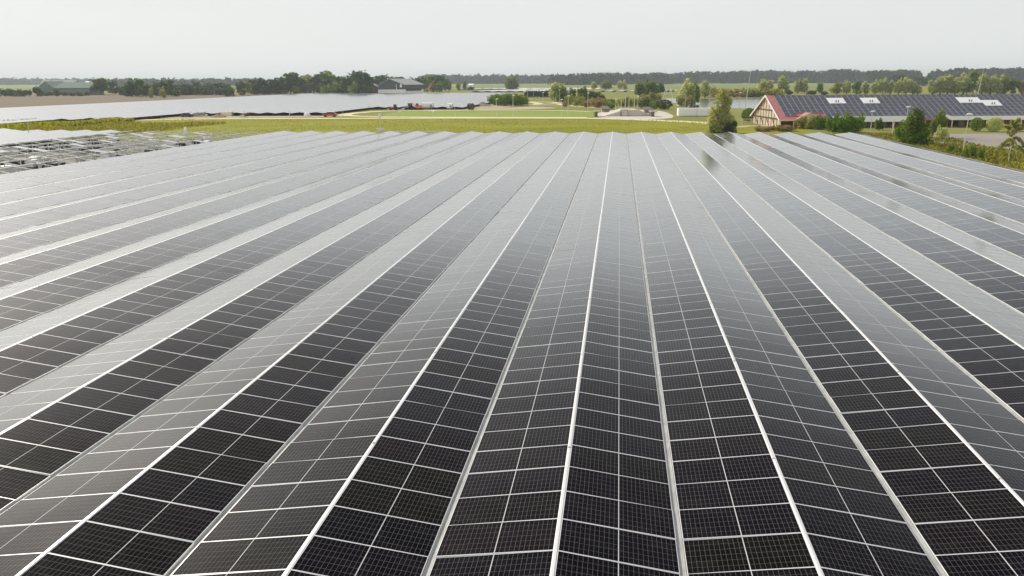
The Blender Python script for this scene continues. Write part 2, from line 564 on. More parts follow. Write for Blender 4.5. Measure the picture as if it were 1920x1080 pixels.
def solar_row(i, label):
    r = root('solar_panel_row', (i * P, 0, 0), label, 'solar array', 'solar panel rows of the foreground array')
    cand, rest = [], []
    for side in (-1, 1):
        j = -10
        while True:
            y = J0 + j * SEAM
            if y + PW > YEND: break
            c = (i * P + side * 1.1, y + .5, ZR - .15)
            (cand if infrm(c) else rest).append((abs(c[0] - CAM[0]) ** 2 + y * y, side, y, j))
            j += 1
    cand.sort()
    near = cand[:100]
    rest += cand[100:]
    for d2, side, y, j in near:
        ja, jb = rng.normal(0, .0014), rng.normal(0, .0036)
        big = d2 < 38 ** 2
        o = put('solar_panel', ME_GLASS if big else ME_PANEL, r)
        if side > 0:
            o.location = (.036, y, ZR); o.rotation_euler = (ja, TILT + jb, 0)
        else:
            o.location = (-.036, y + PW, ZR); o.rotation_euler = (ja, TILT + jb, math.pi)
        if big: put('frame', ME_FRAME, o)
    mb = MB()
    for d2, side, y, j in rest:
        panel_mb(mb, side_T(side, y, rng.normal(0, .0014), rng.normal(0, .0036)), (j + 20, 3 if side > 0 else 7))
    o = mb.build('solar_panel', [M['glass'], M['frame'], M['under']], r)
    o['kind'] = 'stuff'
    y = J0 + 3.8 * SEAM - 3 * (CAPL + .06) + rng.normal(0, .35)
    while y < YEND - .3:
        if y + CAPL <= YEND + .2: put('ridge_cap', ME_CAP, r, (rng.normal(0, .004), y, ZR + rng.uniform(0, .006)), (rng.normal(0, .0008), 0, rng.normal(0, .0008)))
        else: put('ridge_cap', cap_mesh(YEND - y), r, (0, y, ZR))
        y += CAPL + .06
    g = MB()
    xv = P / 2
    for a, b_ in (((xv - .062, VZ - .03), (xv - .058, VZ - .03)),):
        pass
    g.prism([(xv - .056, 2.2, VZ - .012), (xv - .05, 2.2, VZ - .012), (xv - .04, 2.2, VZ - .055), (xv + .04, 2.2, VZ - .055), (xv + .05, 2.2, VZ - .012), (xv + .056, 2.2, VZ - .012),
             (xv + .056, 2.2, VZ - .09), (xv - .056, 2.2, VZ - .09)], (0, YEND - 2.3, 0))
    g.build('valley_gutter', M['gutter'], r)
    g = MB()
    for x_ in (-1.9, 1.9):
        g.bar((x_, 2.2, VZ - .12), (x_, YEND, VZ - .12), .06, .12)
    g.build('support_beam', M['steel'], r)
    if i in (-12, 8):
        pm = MB().bar((0, 0, 0), (0, 0, VZ - .18), .09).mesh('support_post', M['steel'])
        y = 4
        while y < YEND:
            for x_ in (-1.9, 1.9): put('support_post', pm, r, (x_, y, 0))
            y += CAPL
    return r
for i in range(-12, 9):
    if i == 0: L_ = 'dark solar panel row whose white ridge starts at the bottom centre of the picture'
    elif i < 0: L_ = 'dark solar panel row, %s to the left of the bottom-centre row' % ORD[-i]
    else: L_ = 'dark solar panel row, %s to the right of the bottom-centre row' % ORD[i]
    if i == -12: L_ = 'leftmost finished solar panel row, bordering the bare steel mounting racks'
    if i == 8: L_ = 'rightmost solar panel row, edging the grass before the red-roofed house'
    solar_row(i, L_)

# rows of panels farther off: one mesh each, every panel quad with UVs for its cells and frame
def far_row_mesh(n):
    mb = MB()
    for j in range(n):
        for side in (-1, 1):
            T = side_T(side, j * SEAM, rng.normal(0, .003), rng.normal(0, .003))
            panel_mb(mb, T, (j, 3 if side > 0 else 7))
    L = n * SEAM
    mb.prism([(-.05, 0, ZR - .02), (0, 0, ZR + .02), (.05, 0, ZR - .02)], (0, L, 0), 1)
    mb.box(P / 2 - .05, P / 2 + .05, 0, L, VZ - .09, VZ - .05, 2)
    k = 0
    while k * 8 * SEAM < L:
        for x_ in (-1.9, 1.9): mb.box(x_ - .05, x_ + .05, k * 8 * SEAM + .1, k * 8 * SEAM + .2, 0, VZ - .06, 2)
        k += 1
    return mb.mesh('far_solar_row', [M['glass'], M['frame'], M['under']])
FARMESH = {}
def far_row(i, ya, yb, dz, label, group):
    n = max(2, int(round((yb - ya) / SEAM)))
    n = (n // 12 + 1) * 12
    if n not in FARMESH: FARMESH[n] = far_row_mesh(n)
    o = put('solar_panel_row', FARMESH[n], None, (i * P, ya, dz))
    return tag(o, label, 'solar array', group)
for k, i in enumerate(range(-19, -31, -1)):
    far_row(i, 70 if i > -24 else 60, YEND - 1, 0, 'pale solar panel row of the finished block beyond the bare steel racks' if k else 'pale solar panel row directly bordering the far side of the bare steel racks',
            'solar panel rows beyond the racks')
def front_y(x):
    xs = [-215, -137, -136, -126, -125, -116, -105, -85.5, -85, -66, -54]
    ys = [168, 178, 196, 206, 229, 236, 236, 239, 288, 289, 288]
    return float(np.interp(x, xs, ys))
for i in range(-47, -11):
    yb = 578 - .0 * i
    far_row(i, front_y(i * P), yb if i < -15 else 420 + (-12 - i) * 30, -.75, 'pale solar panel row in the wide far field below the grey barn and dark trees', 'solar panel rows of the far field')

# bare mounting racks between the finished blocks
def rack_parts():
    L = 76.0
    out = []
    b = MB(); b.bar((0, 0, ZR - .1), (0, L, ZR - .1), .08, .12); out.append(('ridge_beam', b.mesh('ridge_beam', M['steel'])))
    for x_ in (-2.05, 2.05):
        b = MB(); b.bar((x_, 0, VZ - .1), (x_, L, VZ - .1), .07, .1); out.append(('side_beam', b.mesh('side_beam', M['steel'])))
    k = 0
    post = MB().bar((0, 0, 0), (0, 0, VZ - .16), .09).mesh('post', M['steel'])
    raft = MB(); raft.bar((-2.1, 0, VZ - .03), (0, 0, ZR - .02), .06, .07); raft.bar((2.1, 0, VZ - .03), (0, 0, ZR - .02), .06, .07)
    raft.bar((-2.05, .05, .9), (-1.1, .05, ZR - .15), .04); raft.bar((2.05, .05, .9), (1.1, .05, ZR - .15), .04)
    raft = raft.mesh('rafter', M['steel'])
    y = .2
    while y < L:
        for x_ in (-2.05, 2.05): out.append(('post', post, (x_, y, 0)))
        out.append(('rafter', raft, (0, y, 0)))
        y += 3.3
    return out
RP = rack_parts()
for k, i in enumerate(range(-13, -19, -1)):
    r = root('mounting_rack', (i * P, 61.5 + rng.uniform(-1, 1), 0), ['bare steel mounting rack bordering the leftmost finished panel row', 'bare steel mounting rack, second back from the finished foreground panels',
        'bare steel mounting rack, third back from the finished foreground panels', 'bare steel mounting rack, fourth back from the finished foreground panels',
        'bare steel mounting rack, fifth back from the finished foreground panels', 'bare steel mounting rack farthest back, beside the finished pale block'][k], 'mounting rack', 'bare racks awaiting panels')
    for q in RP: put(q[0], q[1], r, q[2] if len(q) > 2 else None)
    # a few panels are already laid on the racks
    for j in rng.choice(64, 11 + 2 * k, replace=False):
        o = put('solar_panel', ME_PANEL, r)
        if rng.random() < .3: o.location, o.rotation_euler = (.036, j * SEAM, ZR), (0, TILT, 0)
        else: o.location, o.rotation_euler = (-.036, j * SEAM + PW, ZR), (0, TILT, math.pi)
# panel stacks, sacks and pallets on the ground among the racks
wm = MB().box(-.55, .55, -.9, .9, .12, .75, 0).box(-.6, .6, -.95, .95, 0, .12, 1).mesh('panel_pallet', [M['black'], M['timber']])
pm2 = MB().box(-.55, .55, -.9, .9, .12, 1.0, 0).box(-.6, .6, -.95, .95, 0, .12, 1).mesh('panel_pallet', [M['white'], M['timber']])
for k in range(46):
    xx = -(12.6 + rng.uniform(0, 5.9)) * P
    o = put('panel_pallet', wm if k % 3 else pm2, None, (xx, rng.uniform(72, 133), 0), (0, 0, rng.uniform(-.2, .2)))
    tag(o, 'dark pallet load standing on the ground between the bare racks' if k % 3 else 'white-wrapped pallet load standing on the ground between the bare racks', 'pallet', 'pallet loads between the racks' if k % 3 else 'white pallet loads between the racks')

# ------------------------------------------------------------------ fields, verges, paths, water
BASE = lambda L, z=0: [G(x, y) for x, y in L]
bf = [(-215, 255), (-212, 600), (-300, 640), (-520, 640), (-900, 640), (-900, 255)]
sheet('brown_field', bf, .02, M['soil'])
sheet('verge', [(-140, 137.6), (-135, 196), (-125, 206), (-120, 219), (-60, 219), (10, 212), (24, 200), (36, 186), (38.6, 160), (38.6, 137.6)], .012, M['verge'])
M['gravel'] = ground_mat('yard_gravel', [(.3, (.20, .205, .13)), (.5, (.30, .30, .23)), (.7, (.42, .42, .38))], .15, .9)
sheet('gravel_yard', [(-84, 30), (-84, 137.4), (-56, 137.4), (-56, 30)], .012, M['gravel'])
sheet('verge_right', [(38.6, 20), (38.6, 160), (44, 160), (52, 100), (64, 60), (70, 20)], .012, M['verge'])
sheet('lawn', smooth(BASE([(745, 218.5), (720, 214), (775, 209), (900, 208), (1105, 210), (1112, 219), (900, 220)])), .012, M['lawn'])
ribbon('path', BASE([(200, 226), (330, 224), (430, 222.5), (640, 222), (840, 221.5), (1000, 221.5), (1110, 222), (1210, 225), (1320, 230), (1350, 233)]), 5.5, .03, M['path'])
ribbon('path_loop', BASE([(1100, 220.5), (860, 220), (720, 219), (650, 216.5), (662, 212.5), (720, 208.5), (800, 207.4), (900, 206.6), (1020, 207), (1110, 209)]), 4, .024, M['path'])
ribbon('path_far', BASE([(955, 199), (1000, 197), (1010, 194), (995, 191), (1040, 192), (1060, 197), (1130, 203)]), 4, .024, M['path'])
ribbon('path_hedge', BASE([(900, 201), (950, 199.5), (985, 197.5), (1030, 195), (1080, 191)]), 5, .027, M['sand'])
sheet('building_site', smooth(BASE([(300, 222), (350, 213), (430, 213), (640, 214), (630, 219), (430, 221)])), .016, M['sand'])
sheet('construction_sand', smooth(BASE([(700, 203.6), (860, 204), (950, 202), (1000, 200), (1040, 203), (900, 206.5), (760, 206.5)])), .016, M['sand'])
sheet('sand_bank', smooth(BASE([(862, 199), (880, 187), (930, 186), (960, 199), (900, 203)])), .014, M['sand'])
sheet('pond', smooth(BASE([(1270, 194), (1300, 187), (1330, 185), (1400, 184.3), (1470, 184), (1470, 198), (1430, 204), (1380, 203), (1310, 203), (1275, 200)]), 5), .02, M['water'])
sheet('pond_inlet', smooth(BASE([(1215, 186), (1270, 184.5), (1300, 186), (1290, 192), (1262, 193), (1225, 190)]), 5), .018, M['water'])
sheet('car_park', [(50, 125), (44, 152), (58, 163), (110, 172), (140, 170), (120, 110), (70, 90), (58, 95)], .022, M['asphalt'])
def band(name, y0, y1, mat, z, x0=-3000, x1=3000):
    sheet(name, [(x0, y0), (x1, y0), (x1, y1), (x0, y1)], z, mat)
band('crop_field', 1050, 2100, M['field'], .06, -900, 2000)
band('left_field', 900, 2600, M['field'], .05, -2500, -910)
band('pale_field', 870, 1000, M['path'], .05, -140, -20)

# ------------------------------------------------------------------ trees
def crown(lobes, n, size, seed, up=.25, stretch=1.0, shell=.5):
    """leaf clumps spread through ellipsoid lobes; lobes: (x, y, z, rx, ry, rz)"""
    g = np.random.default_rng(seed)
    lobes = np.array(lobes, float)
    wgt = (lobes[:, 3] * lobes[:, 4] + lobes[:, 4] * lobes[:, 5] + lobes[:, 3] * lobes[:, 5])
    k = g.choice(len(lobes), n, p=wgt / wgt.sum())
    d = g.normal(size=(n, 3)); d /= np.linalg.norm(d, axis=1)[:, None]
    rr = shell + (1.08 - shell) * g.random(n) ** .6
    c = lobes[k, :3] + d * lobes[k, 3:] * rr[:, None]
    nr = d + g.normal(size=(n, 3)) * .7 + np.array([0, 0, up])
    nr /= np.linalg.norm(nr, axis=1)[:, None]
    a = g.normal(size=(n, 3)) + np.array([0, 0, (stretch - 1) * 1.5])
    t1 = a - nr * (a * nr).sum(1)[:, None]; t1 /= np.linalg.norm(t1, axis=1)[:, None]
    t2 = np.cross(nr, t1)
    s = size * (.55 + .9 * g.random(n))
    L = (s * .5 * stretch)[:, None]
    W_ = (s * .38)[:, None]
    bend = nr * (s * .16)[:, None]
    v = np.stack([c - t1 * L - bend, c + t2 * W_, c + t1 * L - bend, c - t2 * W_], 1)
    v[:, :, 2] = np.maximum(v[:, :, 2], .02)
    v = v.reshape(-1, 3)
    me = bpy.data.meshes.new('crown')
    me.vertices.add(len(v)); me.vertices.foreach_set('co', v.astype(np.float32).ravel())
    me.loops.add(4 * n); me.loops.foreach_set('vertex_index', np.arange(4 * n, dtype=np.int32))
    me.polygons.add(n); me.polygons.foreach_set('loop_start', np.arange(0, 4 * n, 4, dtype=np.int32))
    me.polygons.foreach_set('loop_total', np.full(n, 4, np.int32))
    me.update(calc_edges=True)
    return me
def trunk(h, r, seed, limbs=5, spread=.22):
    g = np.random.default_rng(seed)
    mb = MB()
    mb.tube([(0, 0, -.01), (.01, 0, h * .15), (.02, .01, h * .45), (0, .02, h * .82)], [r * 1.25, r, r * .7, r * .2], 7)
    for k in range(limbs):
        a = g.uniform(0, 6.28); z = h * g.uniform(.22, .5)
        e = np.array([math.cos(a), math.sin(a), 0]) * h * spread * g.uniform(.7, 1.2)
        mb.tube([(0, 0, z), e * .5 + np.array([0, 0, z + h * .12]), e + np.array([0, 0, z + h * .3])], [r * .5, r * .35, r * .12], 5)
    return mb.mesh('trunk', M['bark'])
# prototypes are one unit tall; lobes as fractions of the height, w = crown half width
def lobes_round(g, w=.36, low=.02):
    L = [(0, 0, .55, w * .75, w * .75, .36)]
    for k in range(9):
        a = k * 2.4 + g.uniform(-.3, .3); z = g.uniform(low + .12, .86)
        rr = w * .62 * math.sqrt(max(.08, 1 - ((z - .5) / .52) ** 2)) * g.uniform(.8, 1.2)
        s = g.uniform(.14, .22)
        L.append((rr * math.cos(a), rr * math.sin(a), z, s * w / .36, s * w / .36, s * .8))
    return L
def lobes_plume(g, w=.2, n=9):
    L = []
    for k in range(n):
        a = k * 2.4; rr = w * .7 * math.sqrt(g.random())
        h = g.uniform(.55, 1.0) * (1 - .45 * rr / w) + .0
        L.append((rr * math.cos(a), rr * math.sin(a), h * .55, w * .35, w * .35, h * .45))
    return L
def lobes_cone(g, w=.33):
    L = []
    for k in range(64):
        z = g.random() ** 1.2 if k > 1 else .93 - .1 * k
        rr = w * (1 - z) ** .62 * g.uniform(.3, .85) if k > 1 else 0
        a = k * 2.4
        s = (.05 + .085 * (1 - z)) * g.uniform(.7, 1.25)
        L.append((rr * math.cos(a), rr * math.sin(a), .05 + z * .86, s, s, s * 1.3))
    return L
def lobes_bush(g, w=.6):
    L = [(0, 0, .36, w * .66, w * .66, .36)]
    for k in range(15):
        a = k * 2.4; rr = w * g.uniform(.3, .8); z = g.uniform(.15, .8) * (1.1 - .5 * rr / w)
        q = g.uniform(.16, .34)
        L.append((rr * math.cos(a), rr * math.sin(a), z, w * q, w * q, q * g.uniform(.5, 1.0)))
    return L
def lobes_ball(g, w=.5): return [(0, 0, .5, w * .96, w * .96, .48), (.1 * w, 0, .55, w * .9, w * .9, .42)]
KINDSET = {'round': lobes_round, 'plume': lobes_plume, 'cone': lobes_cone, 'bush': lobes_bush, 'ball': lobes_ball}
BW = {'round': .40, 'plume': .23, 'cone': .30, 'bush': .62, 'ball': .5}       # half width over height of the prototype
PROTO = {}
def proto(shape, leaf, n, var):
    key = (shape, leaf, n, var)
    if key not in PROTO:
        sd_ = abs(hash((len(shape), len(leaf), n, var))) % 99991
        sd_ = (sum(map(ord, shape)) * 31 + sum(map(ord, leaf)) * 7 + n * 3 + var * 101) % 99991
        g = np.random.default_rng(sd_)
        size = {'round': 2.6, 'plume': 1.9, 'cone': 2.2, 'bush': 3.0, 'ball': 2.8}[shape] / math.sqrt(n)
        st = 1.7 if shape == 'plume' else 1.2
        lb_ = np.array(KINDSET[shape](g), float)
        zt_ = np.max(lb_[:, 2] + lb_[:, 5]); lb_[:, 2] /= zt_; lb_[:, 5] /= zt_
        xt_ = np.max(np.hypot(lb_[:, 0], lb_[:, 1]) + lb_[:, 3]) / BW[shape]; lb_[:, [0, 1, 3, 4]] /= xt_
        c = crown(lb_, n, size, sd_ + 1, .25 if shape != 'plume' else .1, st, .45 if shape != 'ball' else .8)
        c.materials.append(M['leaf_' + leaf])
        tr = trunk(.9, .022 if shape != 'bush' else .015, sd_ + 2, 5, .22 if shape != 'plume' else .1)
        PROTO[key] = (c, tr)
    return PROTO[key]
TREES = []
def tree(px, pyb, pyt, pw, shape, leaf, label, cat='tree', name='tree', group=None, n=None, xy=None):
    p = G(px, pyb)
    h = topz(p[0], p[1], pyt)
    wpx = pw * mpp(p) * (1.3 if shape == 'round' else (1.25 if shape == 'plume' else 1.12))
    k = len(TREES)
    if n is None: n = 260 if mpp(p) > .33 else (650 if mpp(p) > .18 else 1800)
    c, tr = proto(shape, leaf, n, k % 3)
    sxy = wpx / 2 / BW[shape]
    r = root(name, (p[0], p[1], 0), label, cat, group, k * 1.3, (sxy, sxy * (1 if shape != 'x' else 1), h))
    put('trunk', tr, r); put('crown', c, r)
    TREES.append(r)
    return r
def many(lst, shape, leaf, label, group=None, cat='tree', name='tree', n=None):
    for a in lst: tree(*a, shape, leaf, label, cat, name, group, n)
# hedge shrubs and trees behind the brown field
many([(5, 181, 166, 22), (22, 181, 168, 22), (38, 181, 166, 22), (52, 181, 167, 20), (20, 180, 165, 20), (84, 180, 171, 16), (96, 180, 170, 16)], 'bush', 'dark', 'dark green shrub in the hedge along the far left edge of the brown field', 'hedge shrubs along the brown field', 'shrub', 'shrub')
tree(70, 181, 162, 15, 'round', 'deep', 'dark narrow tree at the left end of the green-roofed farm')
tree(108, 181, 168, 12, 'round', 'dark', 'small dark tree in front of the green-roofed farm')
many([(122, 180.5, 172, 14), (136, 180.5, 173, 14), (150, 180.5, 171, 14), (164, 180, 171, 14)], 'bush', 'dark', 'low dark shrub before the wall of the green-roofed farm', 'shrubs before the farm', 'shrub', 'shrub')
tree(190, 178, 145, 28, 'round', 'dark', 'tall dark tree at the right end of the green-roofed farm')
many([(174, 176, 151, 22), (212, 177, 151, 16), (225, 179, 161, 18), (237, 178, 160, 18)], 'round', 'deep', 'dark blue-green tree between the farm and the dense tree belt', 'trees right of the farm')
many([(249, 181, 149, 26), (258, 180, 147, 26), (275, 182, 158, 18), (296, 180, 152, 22), (310, 181, 150, 22), (322, 180, 150, 26), (340, 178, 154, 22), (352, 178, 156, 22), (368, 175, 152, 20), (397, 175, 154, 26), (411, 176, 154, 26), (423, 177, 158, 20)],
     'round', 'dark', 'dark bushy tree in the belt behind the far end of the brown field', 'belt of dark trees behind the brown field')
many([(266, 182, 163, 16), (331, 181, 166, 20), (356, 178, 166, 18), (380, 176, 163, 20), (388, 177, 166, 16), (240, 181, 166, 16)], 'bush', 'dark', 'dark shrub at the foot of the tree belt behind the brown field', 'shrubs under the tree belt', 'shrub', 'shrub')
many([(284, 184, 163, 11), (306, 184, 160, 14)], 'bush', 'light', 'light yellow-green shrub at the foot of the dark tree belt', 'light shrubs under the belt', 'shrub', 'shrub')
many([(244 + 11 * q, 178.5 - (q % 3) * .4, 160 + (q * 5) % 4, 24) for q in range(18)], 'bush', 'deep', 'dark undergrowth bush between the trunks of the belt behind the brown field', 'undergrowth of the belt', 'shrub', 'shrub')
tree(430, 181, 164, 22, 'bush', 'dark', 'dark shrub standing forward of the trees at the array corner', 'shrub', 'shrub')
tree(453, 179, 150, 18, 'round', 'dark', 'dark tree at the left end of the tall wood')
tree(465, 178, 153, 16, 'round', 'mid', 'mid green tree near the left end of the tall wood')
many([(478, 177, 149, 22), (492, 177, 146, 22), (508, 177, 148, 24), (524, 176, 150, 24), (516, 176, 146, 20), (590, 174, 144, 20), (640, 175, 142, 26), (690, 176, 140, 24), (702, 175, 144, 20)],
     'round', 'deep', 'blue-green tree in the tall wood left of the grey barn', 'blue-green trees of the tall wood')
many([(545, 176, 136, 32), (560, 175, 141, 26), (535, 176, 143, 26), (602, 174, 139, 26), (655, 176, 137, 28), (674, 176, 131, 38), (682, 176, 136, 28), (626, 174, 142, 24)], 'round', 'dark', 'tall dark tree in the wood left of the grey barn', 'tall dark trees of the wood')
tree(572, 174, 140, 32, 'round', 'light', 'yellow-green tree standing out in the middle of the dark wood')
many([(613, 174, 133, 36), (588, 174, 150, 26)], 'round', 'mid', 'olive green tree beside the yellow-green tree in the wood', 'olive trees of the wood')
many([(628, 176, 154, 26), (612, 176, 158, 22), (664, 177, 152, 22), (554, 176, 158, 24), (533, 176, 160, 22)], 'bush', 'mid', 'lighter green bush at the foot of the tall wood', 'bushes at the foot of the wood', 'shrub', 'shrub')
many([(500, 177, 162, 26), (575, 175, 160, 26), (600, 175, 160, 24), (645, 176, 158, 24), (680, 177, 157, 22), (695, 177, 160, 16), (520, 176, 161, 24), (480, 177, 164, 18)], 'bush', 'deep', 'dark bush at the foot of the tall wood', 'dark bushes at the foot of the wood', 'shrub', 'shrub')
many([(712, 171, 141, 24), (726, 171, 140, 22), (740, 171, 143, 22), (755, 171, 144, 20), (770, 171, 144, 20), (784, 171, 145, 18), (796, 171, 143, 16)], 'round', 'dark', 'dark tree rising behind the roof of the grey barn', 'trees behind the grey barn')
tree(806, 171, 142, 18, 'round', 'mid', 'mid green tree just right of the grey barn')
tree(819, 172, 139, 30, 'round', 'dark', 'big round dark tree right of the grey barn')
tree(811, 172.5, 152, 11, 'plume', 'brown', 'brownish narrow tree before the big round dark tree')
tree(824, 172.5, 149, 13, 'plume', 'mid', 'narrow green tree against the big round dark tree')
tree(836, 171, 143, 11, 'plume', 'mid', 'narrow poplar pair of the far array edge, the taller one')
tree(841.5, 171, 146, 8, 'plume', 'mid', 'slim poplar touching the taller poplar right of the barn')
tree(860, 171, 155, 8, 'round', 'mid', 'small lone tree on the far array edge')
tree(871, 170, 148, 7, 'plume', 'mid', 'slim lone poplar on the far array edge')
tree(882, 169.5, 162, 16, 'bush', 'deep', 'low dark bush right of the slim lone poplar', 'shrub', 'shrub')
many([(797, 171.5, 166, 8), (790, 171.5, 166, 8), (801, 172, 166, 8)], 'bush', 'light', 'low pale weed bush at the barn\'s right corner', 'weed bushes by the barn', 'shrub', 'shrub')
tree(955, 169, 143, 15, 'plume', 'mid', 'left tree of the dark pair standing alone before the far field', n=500)
tree(965, 169, 143, 14, 'plume', 'mid', 'right tree of the dark pair standing alone before the far field', n=500)
# hedge of tall maize right of the far array
hx = []
for a_, b_, t_ in [(926, 197, 178), (936, 198, 176), (946, 198.5, 175.5), (956, 198.5, 175), (966, 198.5, 175), (975, 198, 176), (980, 197, 178), (930, 194, 175), (942, 194, 174), (955, 194, 174), (968, 194, 174.5)]:
    hx.append((a_, b_, t_, 26))
many(hx, 'bush', 'vivid', 'dense green bush in the big hedge block right of the far array', 'bushes of the hedge block', 'shrub', 'shrub', 900)
many([(990 + 9 * k, 182.5, 168.5 + (k % 2), 18) for k in range(6)], 'bush', 'deep', 'dark bush in the low hedge line behind the lamp posts', 'bushes of the low hedge line', 'shrub', 'shrub')
tree(1045, 190, 153, 26, 'plume', 'pale', 'tall pale willow left of the dark bushes by the path', n=900)
tree(1053, 191, 160, 24, 'round', 'mid', 'rounder green tree at the right foot of the pale willow')
tree(1036, 188, 160, 14, 'plume', 'pale', 'smaller pale willow at the left of the tall pale willow')
many([(1072, 192, 163, 18), (1092, 190, 162, 24), (1110, 192, 168, 26), (1124, 191, 171, 22), (1102, 191, 170, 22)], 'bush', 'dark', 'dark bush in the overgrown mound left of the stone plaza', 'dark bushes of the mound', 'shrub', 'shrub')
many([(1066, 198, 178, 16), (1082, 199, 177, 22), (1075, 196, 175, 18), (1091, 198, 180, 16)], 'bush', 'light', 'yellow-green bush at the front of the overgrown mound', 'yellow bushes of the mound', 'shrub', 'shrub')
many([(1100, 201, 186, 24), (1118, 202, 185, 26), (1134, 202, 184, 24), (1126, 199, 180, 24), (1108, 199, 182, 22), (1060, 200, 190, 16)], 'bush', 'brown', 'brownish bush covering the overgrown mound by the plaza', 'brownish bushes of the mound', 'shrub', 'shrub')
tree(1145, 204, 186, 19, 'ball', 'vivid', 'clipped round green bush at the left of the flagpoles', 'shrub', 'shrub', n=900)
tree(1113, 168, 152, 11, 'plume', 'pale', 'small pale tree on the far field left of the willow trio')
tree(1135, 167.5, 147, 17, 'plume', 'mid', 'rounded green tree of the far field, larger than the pale one beside')
tree(1142, 167.5, 151, 12, 'plume', 'mid', 'smaller green tree touching the rounded far field tree')
many([(1162, 168, 149, 9), (1171, 168, 149, 9)], 'plume', 'pale', 'slim pale poplar of the pair on the far field', 'pair of slim poplars')
many([(1200, 181, 150, 22), (1212, 180, 149, 24), (1224, 180, 151, 22)], 'plume', 'mid', 'bushy willow in the clump behind the flagpoles', 'willows behind the flagpoles', n=700)
tree(1238, 178, 156, 17, 'round', 'dark', 'dark tree at the right end of the willow clump')
many([(1222, 190, 171, 26), (1208, 192, 175, 24), (1232, 189, 174, 20)], 'bush', 'olive', 'olive bush before the willow clump behind the flagpoles', 'olive bushes below the willows', 'shrub', 'shrub')
many([(1178, 200, 180, 24), (1164, 200, 183, 18), (1190, 199, 182, 20)], 'bush', 'olive', 'olive bush directly behind the flagpoles', 'bushes behind the flagpoles', 'shrub', 'shrub')
tree(1209, 203.5, 187, 22, 'ball', 'dark', 'rounded silvery green bush right of the flagpoles', 'shrub', 'shrub', n=900)
tree(1227, 204, 188, 18, 'ball', 'vivid', 'rounded bush between the silvery and the dark round bushes', 'shrub', 'shrub', n=900)
tree(1246, 205, 187, 26, 'ball', 'dark', 'largest dark round clipped bush right of the flagpoles', 'shrub', 'shrub', n=900)
tree(1287, 198, 147, 28, 'plume', 'pale', 'tall pale willow behind the white container wall', n=1300)
tree(1303, 195, 150, 16, 'plume', 'mid', 'greener narrow willow attached right of the tall pale willow', n=900)
tree(1276, 199, 178, 18, 'bush', 'olive', 'olive bush at the left foot of the tall pale willow', 'shrub', 'shrub')
tree(1292, 200, 178, 24, 'bush', 'olive', 'olive bush at the right foot of the tall pale willow', 'shrub', 'shrub')
tree(1322, 183, 149, 21, 'plume', 'pale', 'pale tree on the far bank left of the big front willow', n=700)
tree(1336, 182, 160, 14, 'bush', 'olive', 'olive bush on the far bank by the pale tree', 'shrub', 'shrub')
for a_, c_ in [(1342, 'brown'), (1362, 'brown'), (1380, 'brown'), (1392, 'brown'), (1408, 'dark'), (1420, 'dark')]:
    tree(a_, 182.5, 173, 20, 'bush', c_, 'brownish bush on the far bank of the pond' if c_ == 'brown' else 'dark low bush on the far bank of the pond beside the house', 'shrub', 'shrub', 'bushes on the far bank ' + c_)
# big willow before the array's far edge
tree(1352, 249, 162, 72, 'cone', 'willow', 'big conical willow standing right at the far edge of the foreground array', n=9500)
tree(1340, 249, 222, 30, 'bush', 'mid', 'bush at the left foot of the big conical willow', 'shrub', 'shrub', n=1200)
tree(1368, 250, 226, 34, 'bush', 'dark', 'dark bush at the right foot of the big conical willow', 'shrub', 'shrub', n=1200)
tree(1404, 228.5, 203, 25, 'ball', 'vivid', 'clipped bright green ball-shaped shrub beside the gable of the red-roofed house', 'shrub', 'shrub', n=2600)
# trees behind the house
tree(1434, 175, 149, 26, 'plume', 'pale', 'pale bushy tree behind the ridge left end of the house', n=600)
tree(1466, 175, 139, 22, 'plume', 'pale', 'tallest pointed pale tree behind the red end of the roof', n=600)
many([(1496, 175, 148, 14), (1508, 175, 146, 12)], 'plume', 'pale', 'pale narrow tree of the pair behind the roof', 'pair behind the roof', n=500)
tree(1536, 174.5, 152, 14, 'plume', 'mid', 'lone small tree behind the roof left of the poplar row')
many([(1478, 178, 168, 18), (1521, 178, 169, 20), (1545, 178, 170, 16)], 'bush', 'deep', 'dark shrub peeping over the ridge of the house', 'shrubs peeping over the ridge', 'shrub', 'shrub')
tree(1568, 177, 154, 22, 'round', 'olive', 'olive round tree at the left end of the poplar row')
many([(1587, 177, 151, 13), (1622, 177, 150, 13), (1640, 177, 149, 14), (1655, 177, 146, 14), (1669, 177, 147, 13), (1684, 177, 146, 14), (1698, 177, 146, 17), (1711, 177, 150, 16), (1720, 177, 155, 14)],
     'plume', 'pale', 'pale green poplar in the row behind the long solar roof', 'poplar row behind the roof', n=600)
tree(1606, 177, 150, 17, 'round', 'mid', 'darker round tree among the pale poplars behind the roof')
many([(1748, 177, 147, 20), (1762, 177, 142, 22), (1776, 177, 139, 22), (1790, 177, 142, 22), (1806, 177, 135, 24), (1840, 177, 136, 24), (1856, 177, 139, 22), (1870, 177, 139, 22)],
     'plume', 'pale', 'pale willow in the tall grove behind the right part of the roof', 'willow grove behind the roof', n=700)
many([(1824, 176, 132, 26), (1884, 177, 145, 22), (1898, 177, 147, 22), (1812, 177, 150, 24)], 'round', 'mid', 'greener tree mixed into the tall willow grove', 'greener trees of the grove', n=600)
tree(1914, 177, 150, 16, 'round', 'brown', 'brownish tree at the right edge behind the roof')
tree(1682, 163, 139, 30, 'round', 'deep', 'dark broad tree on the far side of the poplar row')
tree(1728, 161, 141, 40, 'bush', 'deep', 'dark flat-topped cedar above the gap in the poplar row', n=500)
